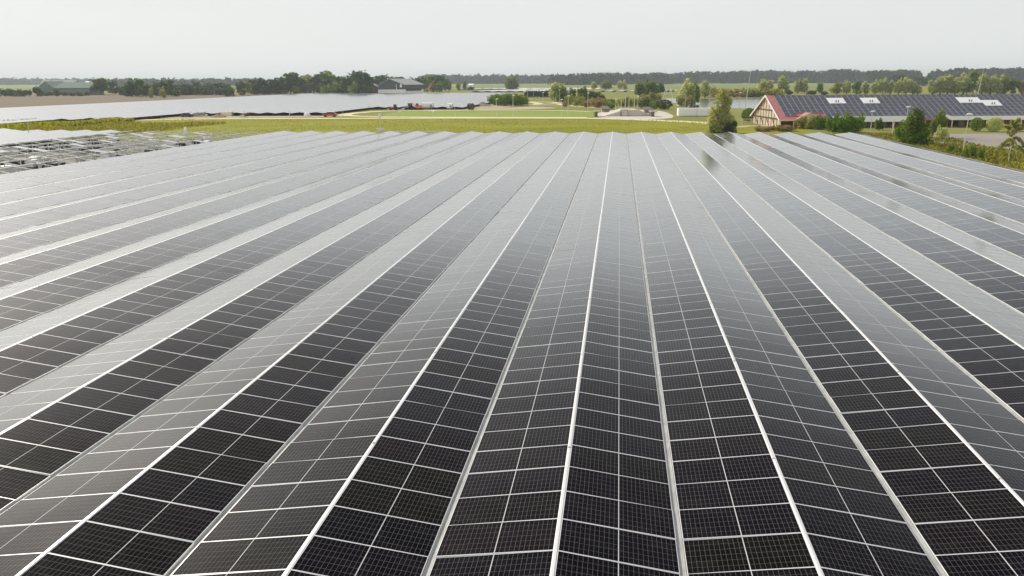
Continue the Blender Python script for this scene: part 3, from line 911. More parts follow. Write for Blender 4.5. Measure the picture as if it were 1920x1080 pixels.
# shrubs before the house
many([(1502, 241, 216, 24), (1520, 242, 214, 24)], 'bush', 'olive', 'olive shrub under the small yellow gable of the house', 'olive shrubs at the porch', 'shrub', 'shrub', 1500)
many([(1540, 243, 214, 28), (1562, 247, 211, 34), (1586, 248, 208, 40), (1604, 248, 212, 36), (1574, 248, 216, 34)], 'bush', 'vivid', 'full green shrub in the mass before the white eaves', 'shrub mass before the eaves', 'shrub', 'shrub', 2200)
tree(1712, 272, 200, 46, 'plume', 'mid', 'tall ragged shrub tree at the right end of the array\'s far edge', n=4200)
many([(1694, 270, 224, 40), (1722, 273, 232, 50), (1706, 270, 214, 34)], 'bush', 'vivid', 'leafy bush around the ragged shrub tree at the array\'s end', 'bushes round the ragged shrub tree', 'shrub', 'shrub', 2200)
tree(1757, 258, 202, 26, 'plume', 'mid', 'upright dark green tree right behind the ragged shrub tree', n=2200)
tree(1765, 262, 234, 24, 'bush', 'pale', 'pale low bush at the foot of the upright dark green tree', 'shrub', 'shrub')
tree(1648, 244, 221, 16, 'plume', 'mid', 'small young tree on the grass between two lamp posts', n=700)
tree(1830, 246, 221, 22, 'ball', 'mid', 'round young tree before the dark glass front', n=1200)
tree(1863, 247, 221, 28, 'ball', 'pale', 'pale round young tree before the dark glass front')
tree(1906, 246, 224, 20, 'plume', 'olive', 'thin olive young tree near the right edge before the glass front', n=700)
# drooping young tree at the right edge
p = G(1890, 306)
r = root('tree', (p[0], p[1], 0), 'young drooping tree on a thin pale stem by the right edge of the picture', 'tree')
hh = topz(p[0], p[1], 228)
mp_ = mpp(p)
MB().tube([(0, 0, 0), (.02, 0, hh * .3), (.1, 0, hh * .6), (.25, 0, hh * .98)], [.05, .045, .035, .012], 6).build('trunk', M['cream'], r)
lb = []
g_ = np.random.default_rng(5)
br = MB()
for k in range(14):
    z = hh * (.38 + .042 * k); a = k * 2.4
    l_ = 1.75 - .10 * k
    rise, fall = (.75, 1.5) if k < 6 else (1.1, .5)
    pts_ = []
    for q in range(7):
        f_ = q / 6
        pt_ = (.12 + l_ * f_ * math.cos(a), l_ * f_ * math.sin(a), z + rise * f_ - fall * f_ * f_)
        pts_.append(pt_)
        if q: lb.append((*pt_, .13, .13, .15))
    br.tube(pts_, [.02, .018, .015, .012, .01, .008, .006], 5)
br.build('branch', M['bark'], r)['kind'] = 'stuff'
c_ = crown(lb, 2200, .24, 11, .1, 2.0, .2); c_.materials.append(M['leaf_willow']); put('crown', c_, r)
# weeds by the lamp post
many([(1784, 287, 268, 20), (1796, 290, 272, 18), (1812, 296, 276, 24), (1822, 298, 268, 16), (1838, 302, 272, 14)], 'bush', 'mid', 'knee-high weed bush beside the right edge of the array', 'weed bushes at the array edge', 'shrub', 'shrub', 700)
many([(1430, 246, 236, 40), (1470, 246, 234, 44), (1452, 244, 235, 34)], 'bush', 'brown', 'dry brownish bush below the timbered gable', 'dry bushes below the gable', 'shrub', 'shrub', 1400)

# distant woods that read as one mass
def wood(name, segs, seed, leaf='far', size=7.0, per=16, label=None):
    g = np.random.default_rng(seed)
    lobes = []
    for (x0, t0, x1, t1, D) in segs:                # px range, top rows, depth
        n = max(2, int(abs(x1 - x0) / 5))
        for k in range(n):
            for row in range(2):
                f_ = (k + g.random()) / n
                px = x0 + (x1 - x0) * f_
                dd = D * (1 + .06 * row)
                base = CAM + (RGT * (px - 960) / FPX + FWD) * dd
                x, y = base[0], base[1]
                h = max(4, topz(x, y, t0 + (t1 - t0) * f_ + g.normal(0, 1.0)))
                w_ = h * g.uniform(.3, .48)
                lobes.append((x, y, h * .56, w_, w_, h * .46))
                lobes.append((x + g.normal(0, w_ * .5), y, h * .3, w_ * 1.1, w_, h * .3))
    me = crown(lobes, len(lobes) * per, size, seed, .3, 1.1, .6)
    me.materials.append(M['leaf_' + leaf])
    o = put(name, me)
    o['kind'] = 'stuff'
    if label: o['label'] = label
    return o
wood('distant_wood', [(-60, 153, 60, 148, 2600), (60, 148, 250, 149, 2600), (215, 150, 520, 148, 1700), (800, 142, 1000, 143, 2000), (1000, 143, 1030, 142, 2000)], 21, 'far', 9, 20)
wood('wood', [(1030, 142, 1150, 137, 1500), (1080, 139, 1148, 137, 1450), (1158, 138, 1240, 138, 1600), (1200, 139, 1300, 136, 1750), (1280, 137, 1420, 133, 1750), (1400, 134, 1600, 135, 1700), (1520, 132, 1570, 132, 1650), (1590, 133, 1680, 133, 1550), (1700, 133, 1960, 130, 1500), (1730, 131, 1860, 129, 1450)], 22, 'far', 6.5, 34)
wood('reeds', [(1318, 180, 1440, 180, 505)], 23, 'olive', 1.5, 14)

# ------------------------------------------------------------------ long grass of the verge
def tufts(name, region, n, hmin, hmax, seed, mat):
    g = np.random.default_rng(seed)
    x0, x1, y0, y1 = region
    c = np.stack([g.uniform(x0, x1, n), g.uniform(y0, y1, n), np.zeros(n)], 1)
    a = g.uniform(0, 6.28, n)
    d = np.stack([np.cos(a), np.sin(a), np.zeros(n)], 1)
    h = g.uniform(hmin, hmax, n) * (.7 + .6 * np.sin(c[:, 0] * .13 + 1.7 * np.sin(c[:, 1] * .09)) ** 2)
    w_ = (h * .45)[:, None]
    top = c + np.stack([g.normal(0, .15, n), g.normal(0, .15, n), h], 1)
    v = np.stack([c - d * w_, c + d * w_, top + d * w_ * .35, top - d * w_ * .35], 1).reshape(-1, 3)
    me = bpy.data.meshes.new(name)
    me.vertices.add(len(v)); me.vertices.foreach_set('co', v.astype(np.float32).ravel())
    me.loops.add(4 * n); me.loops.foreach_set('vertex_index', np.arange(4 * n, dtype=np.int32))
    me.polygons.add(n); me.polygons.foreach_set('loop_start', np.arange(0, 4 * n, 4, dtype=np.int32))
    me.polygons.foreach_set('loop_total', np.full(n, 4, np.int32))
    me.update(calc_edges=True)
    me.materials.append(mat)
    return tag(put(name, me), kind='stuff')
M['blade'] = leaf_mat('grass_blades', (.16, .18, .012), (.36, .36, .04), .5)
M['blade_dry'] = leaf_mat('dry_grass_blades', (.12, .13, .02), (.29, .27, .065), .5)
tufts('long_grass', (-125, 22, 138.5, 216), 14000, .08, .2, 31, M['blade'])
tufts('tall_weeds', (-146, -121, 166, 205), 7000, .4, .85, 36, M['blade'])
tufts('weedy_bank', (-140, -92, 140, 196), 11000, .2, .5, 32, M['blade_dry'])
tufts('dry_grass', (38.9, 55, 40, 160), 12000, .15, .45, 33, M['blade_dry'])

# ------------------------------------------------------------------ house with the long solar roof
HX, HY = G(1461, 240)[:2]
ue, ve = np.array([_c, _s]), np.array([-_s, _c])
house = root('house', (HX, HY, 0), 'long low house with solar panels on its red roof and a half-timbered gable', 'house', None, YAW)
HL, HD = 66.0, 21.0
ZE = topz(HX, HY, 224.5) - .05
rx, ry = np.array([HX, HY]) + ve * HD / 2
ZRG = topz(rx, ry, 179.0)
OV = .9          # eaves overhang
slope = (ZRG - ZE) / (HD / 2)
def rz_(v): return ZE + slope * (v if v < HD / 2 else HD - v)
# walls: set in from the eaves
wl = MB()
wl.prism([(.25, .5, 0), (.25, HD - .4, 0), (.25, HD - .4, rz_(HD - .4) - .17), (.25, HD / 2, ZRG - .17), (.25, .5, rz_(.5) - .17)], (.25, 0, 0))
wl.build('gable_wall', M['plaster'], house)
# timber frame on the gable
tb = MB()
xw = .235
def gz(v): return rz_(v) - .2
for v in np.linspace(.62, HD - .52, 11): tb.box(xw - .04, xw + .02, v - .11, v + .11, 0, gz(v))
tb.box(xw - .06, xw + .02, 1.2, HD - 1, 1.55, 1.85)
tb.box(xw - .06, xw + .02, 4.5, HD - 4, 3.2, 3.45)
for v in (3.8, 8.0, 12.2, 16.4): tb.bar((xw - .02, v, .1), (xw - .02, v + 1.9, 1.6), .12, .2)
tb.build('timber_frame', M['timber'], house)
fw = MB()
fw.box(1.25, HL, 2.6, 2.85, 0, rz_(2.6) - .14)
fw.build('front_wall', M['brick'], house)
fw = MB(); fw.box(1.25, HL, HD - 1.3, HD - 1.0, 0, rz_(HD - 1.0) - .14); fw.build('back_wall', M['brick'], house)
fw = MB(); fw.prism([(HL - .2, 2.85, 0), (HL - .2, HD - 1.3, 0), (HL - .2, HD - 1.3, rz_(HD - 1.3) - .14), (HL - .2, HD / 2, ZRG - .14), (HL - .2, 2.85, rz_(2.85) - .14)], (.2, 0, 0)); fw.build('end_wall', M['brick'], house)
# windows and doors in the front wall
def u_of(px, v=0):      # metres along the front for a picture column at depth v
    d = 173.0
    lo, hi = -5.0, 80.0
    for _ in range(40):
        mid_ = (lo + hi) / 2
        q = np.array([*(np.array([HX, HY]) + ue * mid_ + ve * v), 1.0]) - CAM
        if 960 + FPX * (q @ RGT) / (q @ FWD) < px: lo = mid_
        else: hi = mid_
    return lo
zt = rz_(2.6) - .3
for a_, b_ in [(1664, 1676), (1628, 1662)]:
    f_ = MB(); f_.box(u_of(a_, 2.6), u_of(b_, 2.6), 2.55, 2.60, .25, zt); o = f_.build('window', M['winglass'] if a_ == 1664 else M['greenwall'], house)
for a_, b_, mk in [(1786, 1797, 'dark'), (1797, 1808, 'greyroof'), (1810, 1836, 'winglass'), (1842, 1851, 'dark'), (1862, 1892, 'brick'), (1904, 1916, 'cream'), (1770, 1784, 'winglass')]:
    ua, ub = u_of(a_, 2.6), u_of(b_, 2.6)
    f_ = MB(); f_.box(ua + .06, ub - .06, 2.545, 2.595, .15, zt); o = f_.build('window' if mk in ('winglass', 'dark') else 'wall_panel', M[mk], house)
    if mk == 'winglass':
        s_ = MB()
        for q in np.linspace(ua, ub, 5): s_.box(q - .04, q + .04, 2.50, 2.545, .15, zt)
        s_.box(ua, ub, 2.49, 2.52, .85, .93); s_.build('frame', M['timber'], o)
# roof: two slabs with thickness, bargeboards, fascia
U0 = -.15
XC0, XC1 = u_of(1713, 0), u_of(1776, 0)          # notch where the eaves rise over the entrance
rf = MB()
tk = .16
rf.prism([(U0, -OV * .15, ZE - .02), (U0, HD / 2, ZRG), (U0, HD + .3, ZE - .05), (U0, HD + .3, ZE - .05 - tk), (U0, HD / 2, ZRG - tk), (U0, -OV * .15, ZE - .02 - tk)], (HL + .6, 0, 0))
roof = rf.build('roof', M['redroof'], house)
bb_ = MB()
for v0, v1 in ((-.3, HD / 2), (HD + .4, HD / 2)):
    za, zb = (ZE - .02 if v0 < 0 else ZE - .05), ZRG
    bb_.prism([(U0 - .12, v0, za - .22), (U0 - .12, v1, zb - .22), (U0 - .12, v1, zb + .12), (U0 - .12, v0, za + .12)], (.11, 0, 0))
bb_.build('bargeboard', M['white'], roof)
fs = MB()
u1 = u_of(1512); 
fs.box(U0 - .1, u1, -.26, -.16, ZE - .22, ZE + .03)
fs.build('fascia', M['cream'], roof)
zf0 = topz(HX, HY, 227.5)
fs = MB()
fs.box(u_of(1560), XC0, -.36, -.16, topz(*(np.array([HX, HY]) + ue * 25), 228), topz(*(np.array([HX, HY]) + ue * 25), 217.5))
fs.build('fascia', M['white'], roof)
fs = MB()
pe = np.array([HX, HY]) + ue * 45
fs.box(XC1 + .6, HL + .4, -.36, -.16, topz(*pe, 224.5), topz(*pe, 217))
fs.prism([(XC1 - 1.6, -.36, topz(*pe, 214.0)), (XC1 - 1.4, -.36, topz(*pe, 212.0)), (XC1 + .6, -.36, topz(*pe, 217)), (XC1 + .6, -.36, topz(*pe, 224.5))], (0, .2, 0))
fs.build('fascia', M['white'], roof)
# small porch gable rising over the shrubs
pg = MB()
ua, um, ub = u_of(1489), u_of(1516), u_of(1540)
zg = topz(*(np.array([HX, HY]) + ue * um), 211.5)
pg.prism([(ua, -.3, ZE - .05), (um, -.3, zg), (ub, -.3, ZE - .05), (ub, -.3, ZE - .2), (um, -.3, zg - .22), (ua, -.3, ZE - .2)], (0, 5, 0))
pgo = pg.build('porch_roof', M['redroof'], house)
pt = MB(); pt.prism([(ua, -.42, ZE - .22), (um, -.42, zg - .22), (ub, -.42, ZE - .22), (ub, -.42, ZE + .02), (um, -.42, zg + .06), (ua, -.42, ZE + .02)], (0, .11, 0)); pt.build('bargeboard', M['cream'], pgo)
pt = MB(); pt.poly([(ua + .4, -.2, ZE - .2), (ub - .4, -.2, ZE - .2), (um, -.2, zg - .25)]); pt.build('gable_panel', M['cream'], pgo)
# posts of the veranda
pm = MB().box(-.09, .09, -.09, .09, 0, ZE - .18).mesh('post', M['cream'])
for px in (1488, 1462.5, 1674, 1735, 1785, 1840, 1880, 1915): put('post', pm, house, (u_of(px), -.02, 0))
# panels on the front slope
ra = MB()
lift = .09
def rp(u, v): return np.array([u, v, rz_(v) + lift])
pu, pv = 1.2, (HD / 2 - .5) / 8
su = 1.5
skip = [(u_of(1555, 6), u_of(1581, 6), 5, 6), (u_of(1620, 6), u_of(1653, 6), 5, 6), (u_of(1795, 6), u_of(1836, 6), 5, 6), (u_of(1836, 6), u_of(1868, 6), 4, 5)]
span = {}
for row in range(8):
    v0 = .2 + row * pv
    k = 0
    while True:
        ua_ = su + k * pu
        k += 1
        if ua_ + pu > HL: break
        if row == 1 and u_of(1489, 2) + 0 < ua_ < u_of(1513, 2) + 0: continue
        if row == 0 and (ua_ < u_of(1480) or ua_ < u_of(1548)): continue
        if row == 1 and u_of(1484, 1.5) < ua_ < u_of(1546, 1.5): continue
        hit = [q for q, (a_, b_, r_, r2_) in enumerate(skip) if a_ < ua_ + pu / 2 < b_ and r_ <= row <= r2_]
        if hit:
            span.setdefault(hit[0], []).append(ua_)
            continue
        g0, g1 = .05, pu - .05
        a_, b_, c_, d_ = rp(ua_ + g0, v0 + .05), rp(ua_ + g1, v0 + .05), rp(ua_ + g1, v0 + pv - .05), rp(ua_ + g0, v0 + pv - .05)
        ra.prism([a_, b_, c_, d_], (0, 0, .05), 0)
M['roofpanel'] = plain('roof_panel_glass', (.075, .078, .105), .3, 0, .35, 1.1)
ra.build('rooftop_solar_array', M['roofpanel'], roof)
bk = MB(); bk.quad(rp(su - .05, .1) - np.array([0, 0, .05]), rp(HL, .1) - np.array([0, 0, .05]), rp(HL, HD / 2 - .25) - np.array([0, 0, .05]), rp(su - .05, HD / 2 - .25) - np.array([0, 0, .05]))
M['rail'] = plain('mount_rail', (.30, .30, .34), .5)
for row in range(7):
    pass
rl = MB()
for row in range(9):
    v0 = .2 + row * pv
    ul = u_of(1548) if row == 0 else su
    q0, q1 = rp(ul, v0), rp(HL, v0)
    rl.bar(q0 + np.array([0, 0, .05]), q1 + np.array([0, 0, .05]), .16, .06)
k = 0
while su + k * pu < HL:
    ua_ = su + k * pu
    vlow = .2 + pv * (2 if u_of(1484, 1.5) < ua_ < u_of(1546, 1.5) else (1 if ua_ < u_of(1548) else 0))
    rl.bar(rp(ua_, vlow) + np.array([0, 0, .045]), rp(ua_, HD / 2 - .3) + np.array([0, 0, .045]), .13, .06)
    k += 1
rl.build('mount_rails', M['rail'], roof)
for q_, (a_, b_, r_, r2_) in enumerate(skip):
    a_, b_ = min(span[q_]) + .02, max(span[q_]) + pu - .02
    s_ = MB(); v0 = .2 + r_ * pv
    s_.prism([rp(a_, v0 + .1), rp(b_, v0 + .1), rp(b_, v0 + pv * (r2_ - r_ + 1) - .1), rp(a_, v0 + pv * (r2_ - r_ + 1) - .1)], (0, 0, .12))
    so = s_.build('roof_opening', M['white'], roof)
    s_ = MB(); mu = (a_ + b_) / 2
    for q in (mu - .25, mu + .25): s_.tube([rp(q, v0 + pv * .45), rp(q, v0 + pv * .45) + np.array([0, 0, .55])], .09, 8)
    s_.build('vent_pipe', M['dark'], so)

# fence rails before the gable
fe = root('fence', (*G(1390, 232)[:2], 0), 'low wooden rail fence beside the ball-shaped shrub and the gable', 'fence', None, YAW)
f_ = MB()
for z in (.45, .95): f_.box(0, 8.5, -.03, .03, z, z + .14)
f_.build('rail', M['cream'], fe)
for k in range(5): MB().box(k * 2.1, k * 2.1 + .12, -.06, .06, 0, 1.15).build('post', M['cream'], fe)
ribbon('garden_path', BASE([(1384, 239), (1400, 236.5), (1425, 235.5), (1440, 237)]), 2.2, .03, M['sand'])

# ------------------------------------------------------------------ grey barn
p = G(735, 176)
barn = root('barn', (*p[:2], 0), 'dark grey barn with white plinth and pale grey saddle roof beside the tall wood', 'barn', None, YAW)
mp_ = mpp(p)
cA, cB, cC = (710 - 735) * mp_, (757 - 735) * mp_, (787 - 735) * mp_
hpl = 8 * mp_; hev = topz(p[0], p[1], 158); hrg = topz(p[0], p[1], 147.8)
# footprint: gable side from cA to cB faces the viewer, long side recedes to the right
ba, bb2 = np.array([cA, 0.0]), np.array([cB, 1.5])
dl = np.array([cC - cB, 22.0])
def barn_pt(f, g, z): q = ba + (bb2 - ba) * f + dl * g; return (q[0], q[1], z)
w_ = MB()
off = np.array([*dl, 0])
w_.prism([barn_pt(0, 0, hpl), barn_pt(1, 0, hpl), barn_pt(1, 0, hev), barn_pt(.45, 0, hrg), barn_pt(0, 0, hev - .6)], off); w_.build('wall', M['barnclad'], barn)
w_ = MB(); w_.prism([barn_pt(-.01, -.012, 0), barn_pt(1.01, -.012, 0), barn_pt(1.01, 1.01, 0), barn_pt(-.01, 1.01, 0)], (0, 0, hpl - .02)); w_.build('plinth', M['white'], barn)
w_ = MB()
a0, a1, a2 = np.array(barn_pt(1.05, -.03, hev - .25)), np.array(barn_pt(.45, -.03, hrg + .12)), np.array(barn_pt(-.05, -.03, hev - 1.0))
dn = np.array([0, 0, .25])
w_.prism([a0, a1, a2, a2 - dn, a1 - dn, a0 - dn], off * 1.06); w_.build('roof', M['barnroof'], barn)
w_ = MB(); q0, q1 = np.array(barn_pt(.72, -.015, .3)), np.array(barn_pt(.75, -.015, hev)); w_.bar(q0, (q0[0], q0[1], hev), .35); w_.build('downpipe', M['white'], barn)
w_ = MB(); q0 = np.array(barn_pt(.86, -.02, hev - 2.2)); w_.prism([q0, q0 + (1.5, 0, 0), q0 + (1.5, 0, 1.9), q0 + (.7, 0, 2.7), q0 + (0, 0, 1.9)], (0, .2, 0)); w_.build('sign', M['white'], barn)
w_ = MB(); e0, e1 = np.array(barn_pt(1.012, .1, hpl * .9)), np.array(barn_pt(1.012, .9, hpl * .9)); w_.bar(e0, e1, .3, hpl * .5); w_.build('open_side', M['dark'], barn)
# low brown shed at the barn's left
p = G(699, 176)
sh = root('shed', (*p[:2], 0), 'old low shed with sloping pale roof between the wood and the grey barn', 'shed', None, YAW)
w_ = MB().prism([(-4, 0, 0), (4, 0, 0), (4, 0, 4.6), (-1, 0, 7.2), (-4, 0, 5.5)], (0, 10, 0)); w_.build('wall', M['timber'], sh)
w_ = MB().prism([(-1.4, -.4, 7.5), (4.4, -.4, 4.5), (4.4, -.4, 4.9), (-1.4, -.4, 8.0)], (0, 11, 0)); w_.build('roof', M['barnroof'], sh)

# green-roofed farm far left
p = G(120, 178.5)
fm = root('farm_building', (*p[:2], 0), 'long low farm building with dull green roofs behind the brown field', 'farm building', None, YAW + .02)
mp_ = mpp(p)
w_ = MB().box(-44 * mp_, 48 * mp_, 0, 24, 0, 5.0); w_.build('wall', M['greenwall'], fm)
w_ = MB(); w_.prism([(-18 * mp_, -1, 4.9), (54 * mp_, -1, 4.9), (48 * mp_, 12, 9.0), (-12 * mp_, 12, 9.0)], (0, 0, .3)); w_.prism([(-18 * mp_, 26, 4.9), (-12 * mp_, 12.05, 9.0), (48 * mp_, 12.05, 9.0), (54 * mp_, 26, 4.9)], (0, 0, .3)); w_.build('roof', M['greenroof'], fm)
w_ = MB(); w_.prism([(-45 * mp_, -1.5, 4.6), (-30 * mp_, -1.5, 9.4), (-15 * mp_, -1.5, 4.6)], (0, 26, 0)); w_.build('side_gable', M['greenwall'], fm)
w_ = MB()
for s_ in (-1, 1): w_.prism([(-30 * mp_, -2, 9.5), (-30 * mp_ + s_ * 15.5 * mp_, -2, 4.6), (-30 * mp_ + s_ * 15.5 * mp_, -2, 5.1), (-30 * mp_, -2, 10.1)], (0, 27, 0))
w_.build('side_roof', M['greyroof'], fm)
def far_shed(px, pyb, pyt, wpx, label, roofm='greyroof', wallm='greenwall', name='shed', dep=30):
    p = G(px, pyb); mp = mpp(p); h = topz(p[0], p[1], pyt); w2 = wpx * mp / 2
    r = root(name, (*p[:2], 0), label, 'shed', None, YAW)
    MB().box(-w2, w2, 0, dep, 0, h * .55).build('wall', M[wallm], r)
    MB().prism([(-w2 - .5, -1, h * .53), (-w2 - .5, dep / 2, h), (-w2 - .5, dep + 1, h * .53), (-w2 - .5, dep + 1, h * .48), (-w2 - .5, dep / 2, h * .92), (-w2 - .5, -1, h * .48)], (2 * w2 + 1, 0, 0)).build('roof', M[roofm], r)
    return r
far_shed(115, 163, 150, 46, 'long grey shed behind the green-roofed farm')
far_shed(84, 160, 150, 14, 'pale tall shed at the far left behind the farm', 'greyroof', 'stone')
far_shed(158, 164, 153, 8, 'small white shed right behind the farm', 'white', 'white')
far_shed(1558, 152, 143.5, 30, 'white-roofed hall at the edge of the wood across the fields', 'white', 'greyroof')
far_shed(1906, 158, 149.5, 18, 'small pale-roofed house behind the grove at the right edge', 'cream', 'brick')
far_shed(1568, 154, 148, 18, 'low dark annex before the white-roofed hall', 'greyroof', 'dark')
far_shed(883, 161.5, 157, 8, 'tiny white shed on the far field right of the slim poplar', 'white', 'white')

# ------------------------------------------------------------------ distant array strips and greenhouses
def panel_bank(px0, px1, py, hpx, label, mat='white', depth=14):
    a, b_ = G(px0, py), G(px1, py)
    h = max(.8, hpx * mpp(a))
    mb = MB()
    d = b_ - a; d[2] = 0
    L = np.linalg.norm(d); n = max(3, int(L / 9))
    ang = math.atan2(d[1], d[0])
    for k in range(n):
        x0, x1 = k * L / n, (k + 1) * L / n
        mb.prism([(x0, 0, h * .62), ((x0 + x1) / 2, 0, h), (x1, 0, h * .62), (x1, 0, h * .55), ((x0 + x1) / 2, 0, h * .9), (x0, 0, h * .55)], (0, depth, 0), 0)
        mb.box(x0 + .2, x0 + .5, .2, depth - .2, 0, h * .55, 1)
    o = mb.build('panel_bank', [M[mat], M['under']], None, (a[0], a[1], 0)); o.rotation_euler = (0, 0, ang)
    return tag(o, label, 'solar array')
M['bank'] = plain('bank_glass', (.62, .63, .64), .25, 0, .05, .2)
panel_bank(1126, 1190, 172.5, 3.5, 'long low white-topped panel bank left of the willow clump', 'bank')
panel_bank(1240, 1268, 172, 3.5, 'short white-topped panel bank right of the willow clump', 'bank')
panel_bank(1366, 1394, 172, 2.5, 'thin white-topped panel bank behind the pond bushes', 'bank')
panel_bank(985, 1050, 168.2, 2, 'far flat pale panel bank right of the lone tree pair', 'bank', 60)
panel_bank(884, 1030, 173, 2.6, 'long dark-edged pale panel bank behind the hedge block', 'bank', 110)
panel_bank(880, 945, 168, 2, 'far flat pale panel bank left of the lone tree pair', 'bank', 60)
panel_bank(856, 875, 169, 2, 'short far pale panel bank between the small trees', 'bank', 40)

# ------------------------------------------------------------------ poles
def lamp_mesh():
    pole = MB().tube([(0, 0, 0), (0, 0, .5), (0, 0, 1)], [1, .8, .55], 8).mesh('pole', M['pole'])
    return pole
POLE = lamp_mesh()
ME_HEAD = MB().box(-.34, .34, -.17, .17, 0, .14).box(-.2, .2, -.1, .1, .14, .22).mesh('lamp_head', M['white'])
def lamp(px, pyb, pyt, label, group='lamp posts along the paths', rad=.085, head=True, name='lamp_post', cat='lamp post', z0=0.0):
    p = G(px, pyb, z0)
    h = topz(p[0], p[1], pyt) - z0
    r = root(name, (p[0], p[1], z0), label, cat, group)
    o = put('pole', POLE, r); o.scale = (rad, rad, h)
    if head: put('lamp_head', ME_HEAD, r, (.12, 0, h - .02))
    return r
for a in [(931, 220, 186), (962, 220, 179), (1052, 220, 187), (1065, 219, 180), (812, 220, 209), (853, 220, 200), (749, 220, 209), (543, 219, 209), (643, 219, 207), (387, 223, 216), (457, 222.5, 211)]:
    lamp(*a, 'slim pale lamp post standing along the sand path behind the verge')
for a in [(1102, 208, 175), (1018, 200, 174), (982, 197, 172), (989, 184, 168), (1000, 184, 167), (1037, 193, 173), (1049, 193, 169), (692, 205, 199)]:
    lamp(*a, 'slim pale lamp post on the far paths around the hedges', 'lamp posts of the far paths')
lamp(1154, 208, 186, 'lamp post at the left of the flagpoles on the plaza', None)
lamp(1195, 206, 181, 'lamp post with wide head at the right of the flagpoles', None)
lamp(1285, 200.5, 171, 'tall lamp post behind the white container wall', None)
lamp(1386, 202, 174, 'lamp post on the near bank of the pond', None)
for k, (a, b_, c_) in enumerate([(1164.5, 206, 182), (1172, 206, 178.5), (1179, 206, 182), (1189, 206, 181)]):
    lamp(a, b_, c_, ['leftmost flagpole of the four on the plaza', 'tallest flagpole, second from the left on the plaza', 'third flagpole from the left on the plaza', 'rightmost flagpole of the four on the plaza'][k], 'flagpoles on the plaza', .13, False, 'flagpole', 'flagpole')
lamp(1397, 203, 135, 'tall slim leaning mast beside the pond', None, .13, False, 'mast', 'mast').rotation_euler = (0, .09, 0)
m_ = lamp(1833, 180, 133, 'tall yellowish mast behind the right part of the roof', None, .2, False, 'mast', 'mast'); m_.rotation_euler = (0, .1, 0)
for o, c in [(l, 0) for l in ()]: pass
ARM = MB().tube([(0, 0, 0), (.9, 0, .12)], .04, 6).mesh('arm', M['pole'])
def street_lamp(px, pyb, pyt, label, lean=0.0):
    r = lamp(px, pyb, pyt, label, None, .09, False, 'street_lamp', 'street lamp')
    h = topz(r.location[0], r.location[1], pyt)
    put('arm', ARM, r, (-.45, 0, h - .05)); put('lamp_head', ME_HEAD, r, (.1, 0, h))
    r.rotation_euler = (0, lean, 0)
    return r
street_lamp(1632, 248, 209.5, 'street lamp before the white eaves left of the young tree')
street_lamp(1698, 245, 201, 'street lamp rising behind the ragged shrub tree')
street_lamp(1805, 288, 215, 'nearest street lamp, standing in the weeds beside the array', .04)
lamp(1672.5, 255, 224, 'leaning white post on the grass before the veranda', None, .12, False, 'post', 'post').rotation_euler = (0, .06, 0)
# weather/measuring poles on the array's edge
def sensor(px, pyb, pyt, label):
    p = G(px, pyb, VZ + .2)
    r = root('sensor_pole', (p[0], p[1], 0), label, 'measuring pole', None)
    h = topz(p[0], p[1], pyt)
    o = put('pole', POLE, r); o.scale = (.06, .06, h)
    MB().box(-.55, .55, -.3, .3, VZ + .32, VZ + .85).build('base_box', M['cream'], r)
    MB().tube([(0, 0, h - .9), (0, 0, h - .5), (0, 0, h)], [.12, .2, .2], 10).build('sensor_head', M['white'], r)
sensor(713, 248, 213, 'white sensor head on a thin pole at the far edge of the array')
lamp(54, 246, 229, 'slim cream post at the back edge of the pale finished block at the left', None, .07, False, 'post', 'post', VZ + .2)
p = G(770, 248, VZ + .2)
o = MB().box(-4.5, 4.5, -.12, .12, 0, .3).build('cable_tray', M['cream'], None, (p[0], YEND + .3, VZ - .05)); tag(o, 'pale cable tray along the array\'s far edge right of the sensor pole', 'cable tray')

# ------------------------------------------------------------------ plaza with stone blocks
sheet('plaza', smooth(BASE([(1120, 219), (1125, 211), (1150, 207), (1200, 206), (1235, 208), (1255, 213), (1260, 221), (1210, 224), (1150, 222)]), 5), .034, M['paving'])
pz = G(1180, 219)
pl = root('stone_ramp', (*G(1182, 218)[:2], 0), 'pale paved mound with a gate frame in the middle of the plaza', 'ramp', None, YAW)
mp_ = mpp(G(1182, 218))
MB().prism([(-50 * mp_, 0, .05), (42 * mp_, 0, .05), (14 * mp_, 0, 1.75), (-12 * mp_, 0, 1.75)], (0, 10, 0)).build('mound', M['paving'], pl)
fr = MB()
for a_ in (-19, -6): fr.box(a_ * mp_, (a_ + 1.6) * mp_, -.35, -.05, 0, 1.65)
fr.box(-19 * mp_, -4.4 * mp_, -.36, -.06, 1.65, 1.85); fr.build('gate_frame', M['stone'], pl)
fr = MB(); fr.box(-18.6 * mp_, -17.4 * mp_, -.45, -.36, 0, 1.6)
fr.build('dark_jamb', M['dark'], pl)
fr = MB()
for z in (.4, .8, 1.2): fr.box(-17.4 * mp_, -6 * mp_, -.2, -.14, z, z + .06)
for a_ in np.linspace(-16, -7, 5): fr.box(a_ * mp_ - .03, a_ * mp_ + .03, -.22, -.16, 0, 1.6)
fr.build('gate_bars', M['white'], pl)
def slab(px, pyb, wpx, hpx, label, deep=4.0):
    p = G(px, pyb); mp = mpp(p); w2 = wpx * mp / 2
    r = root('stone_block', (*p[:2], 0), label, 'stone block', None, YAW)
    MB().box(-w2, w2, 0, deep, 0, hpx * mp).build('block', M['darkstone'], r)
    MB().box(-w2 - .1, w2 + .8, -.1, deep + .2, hpx * mp, hpx * mp + .22).build('cap_slab', M['stone'], r)
slab(1118, 219, 5, 9, 'dark stone block at the left end of the plaza')
slab(1224, 219, 6, 9, 'dark stone block at the right end of the plaza')
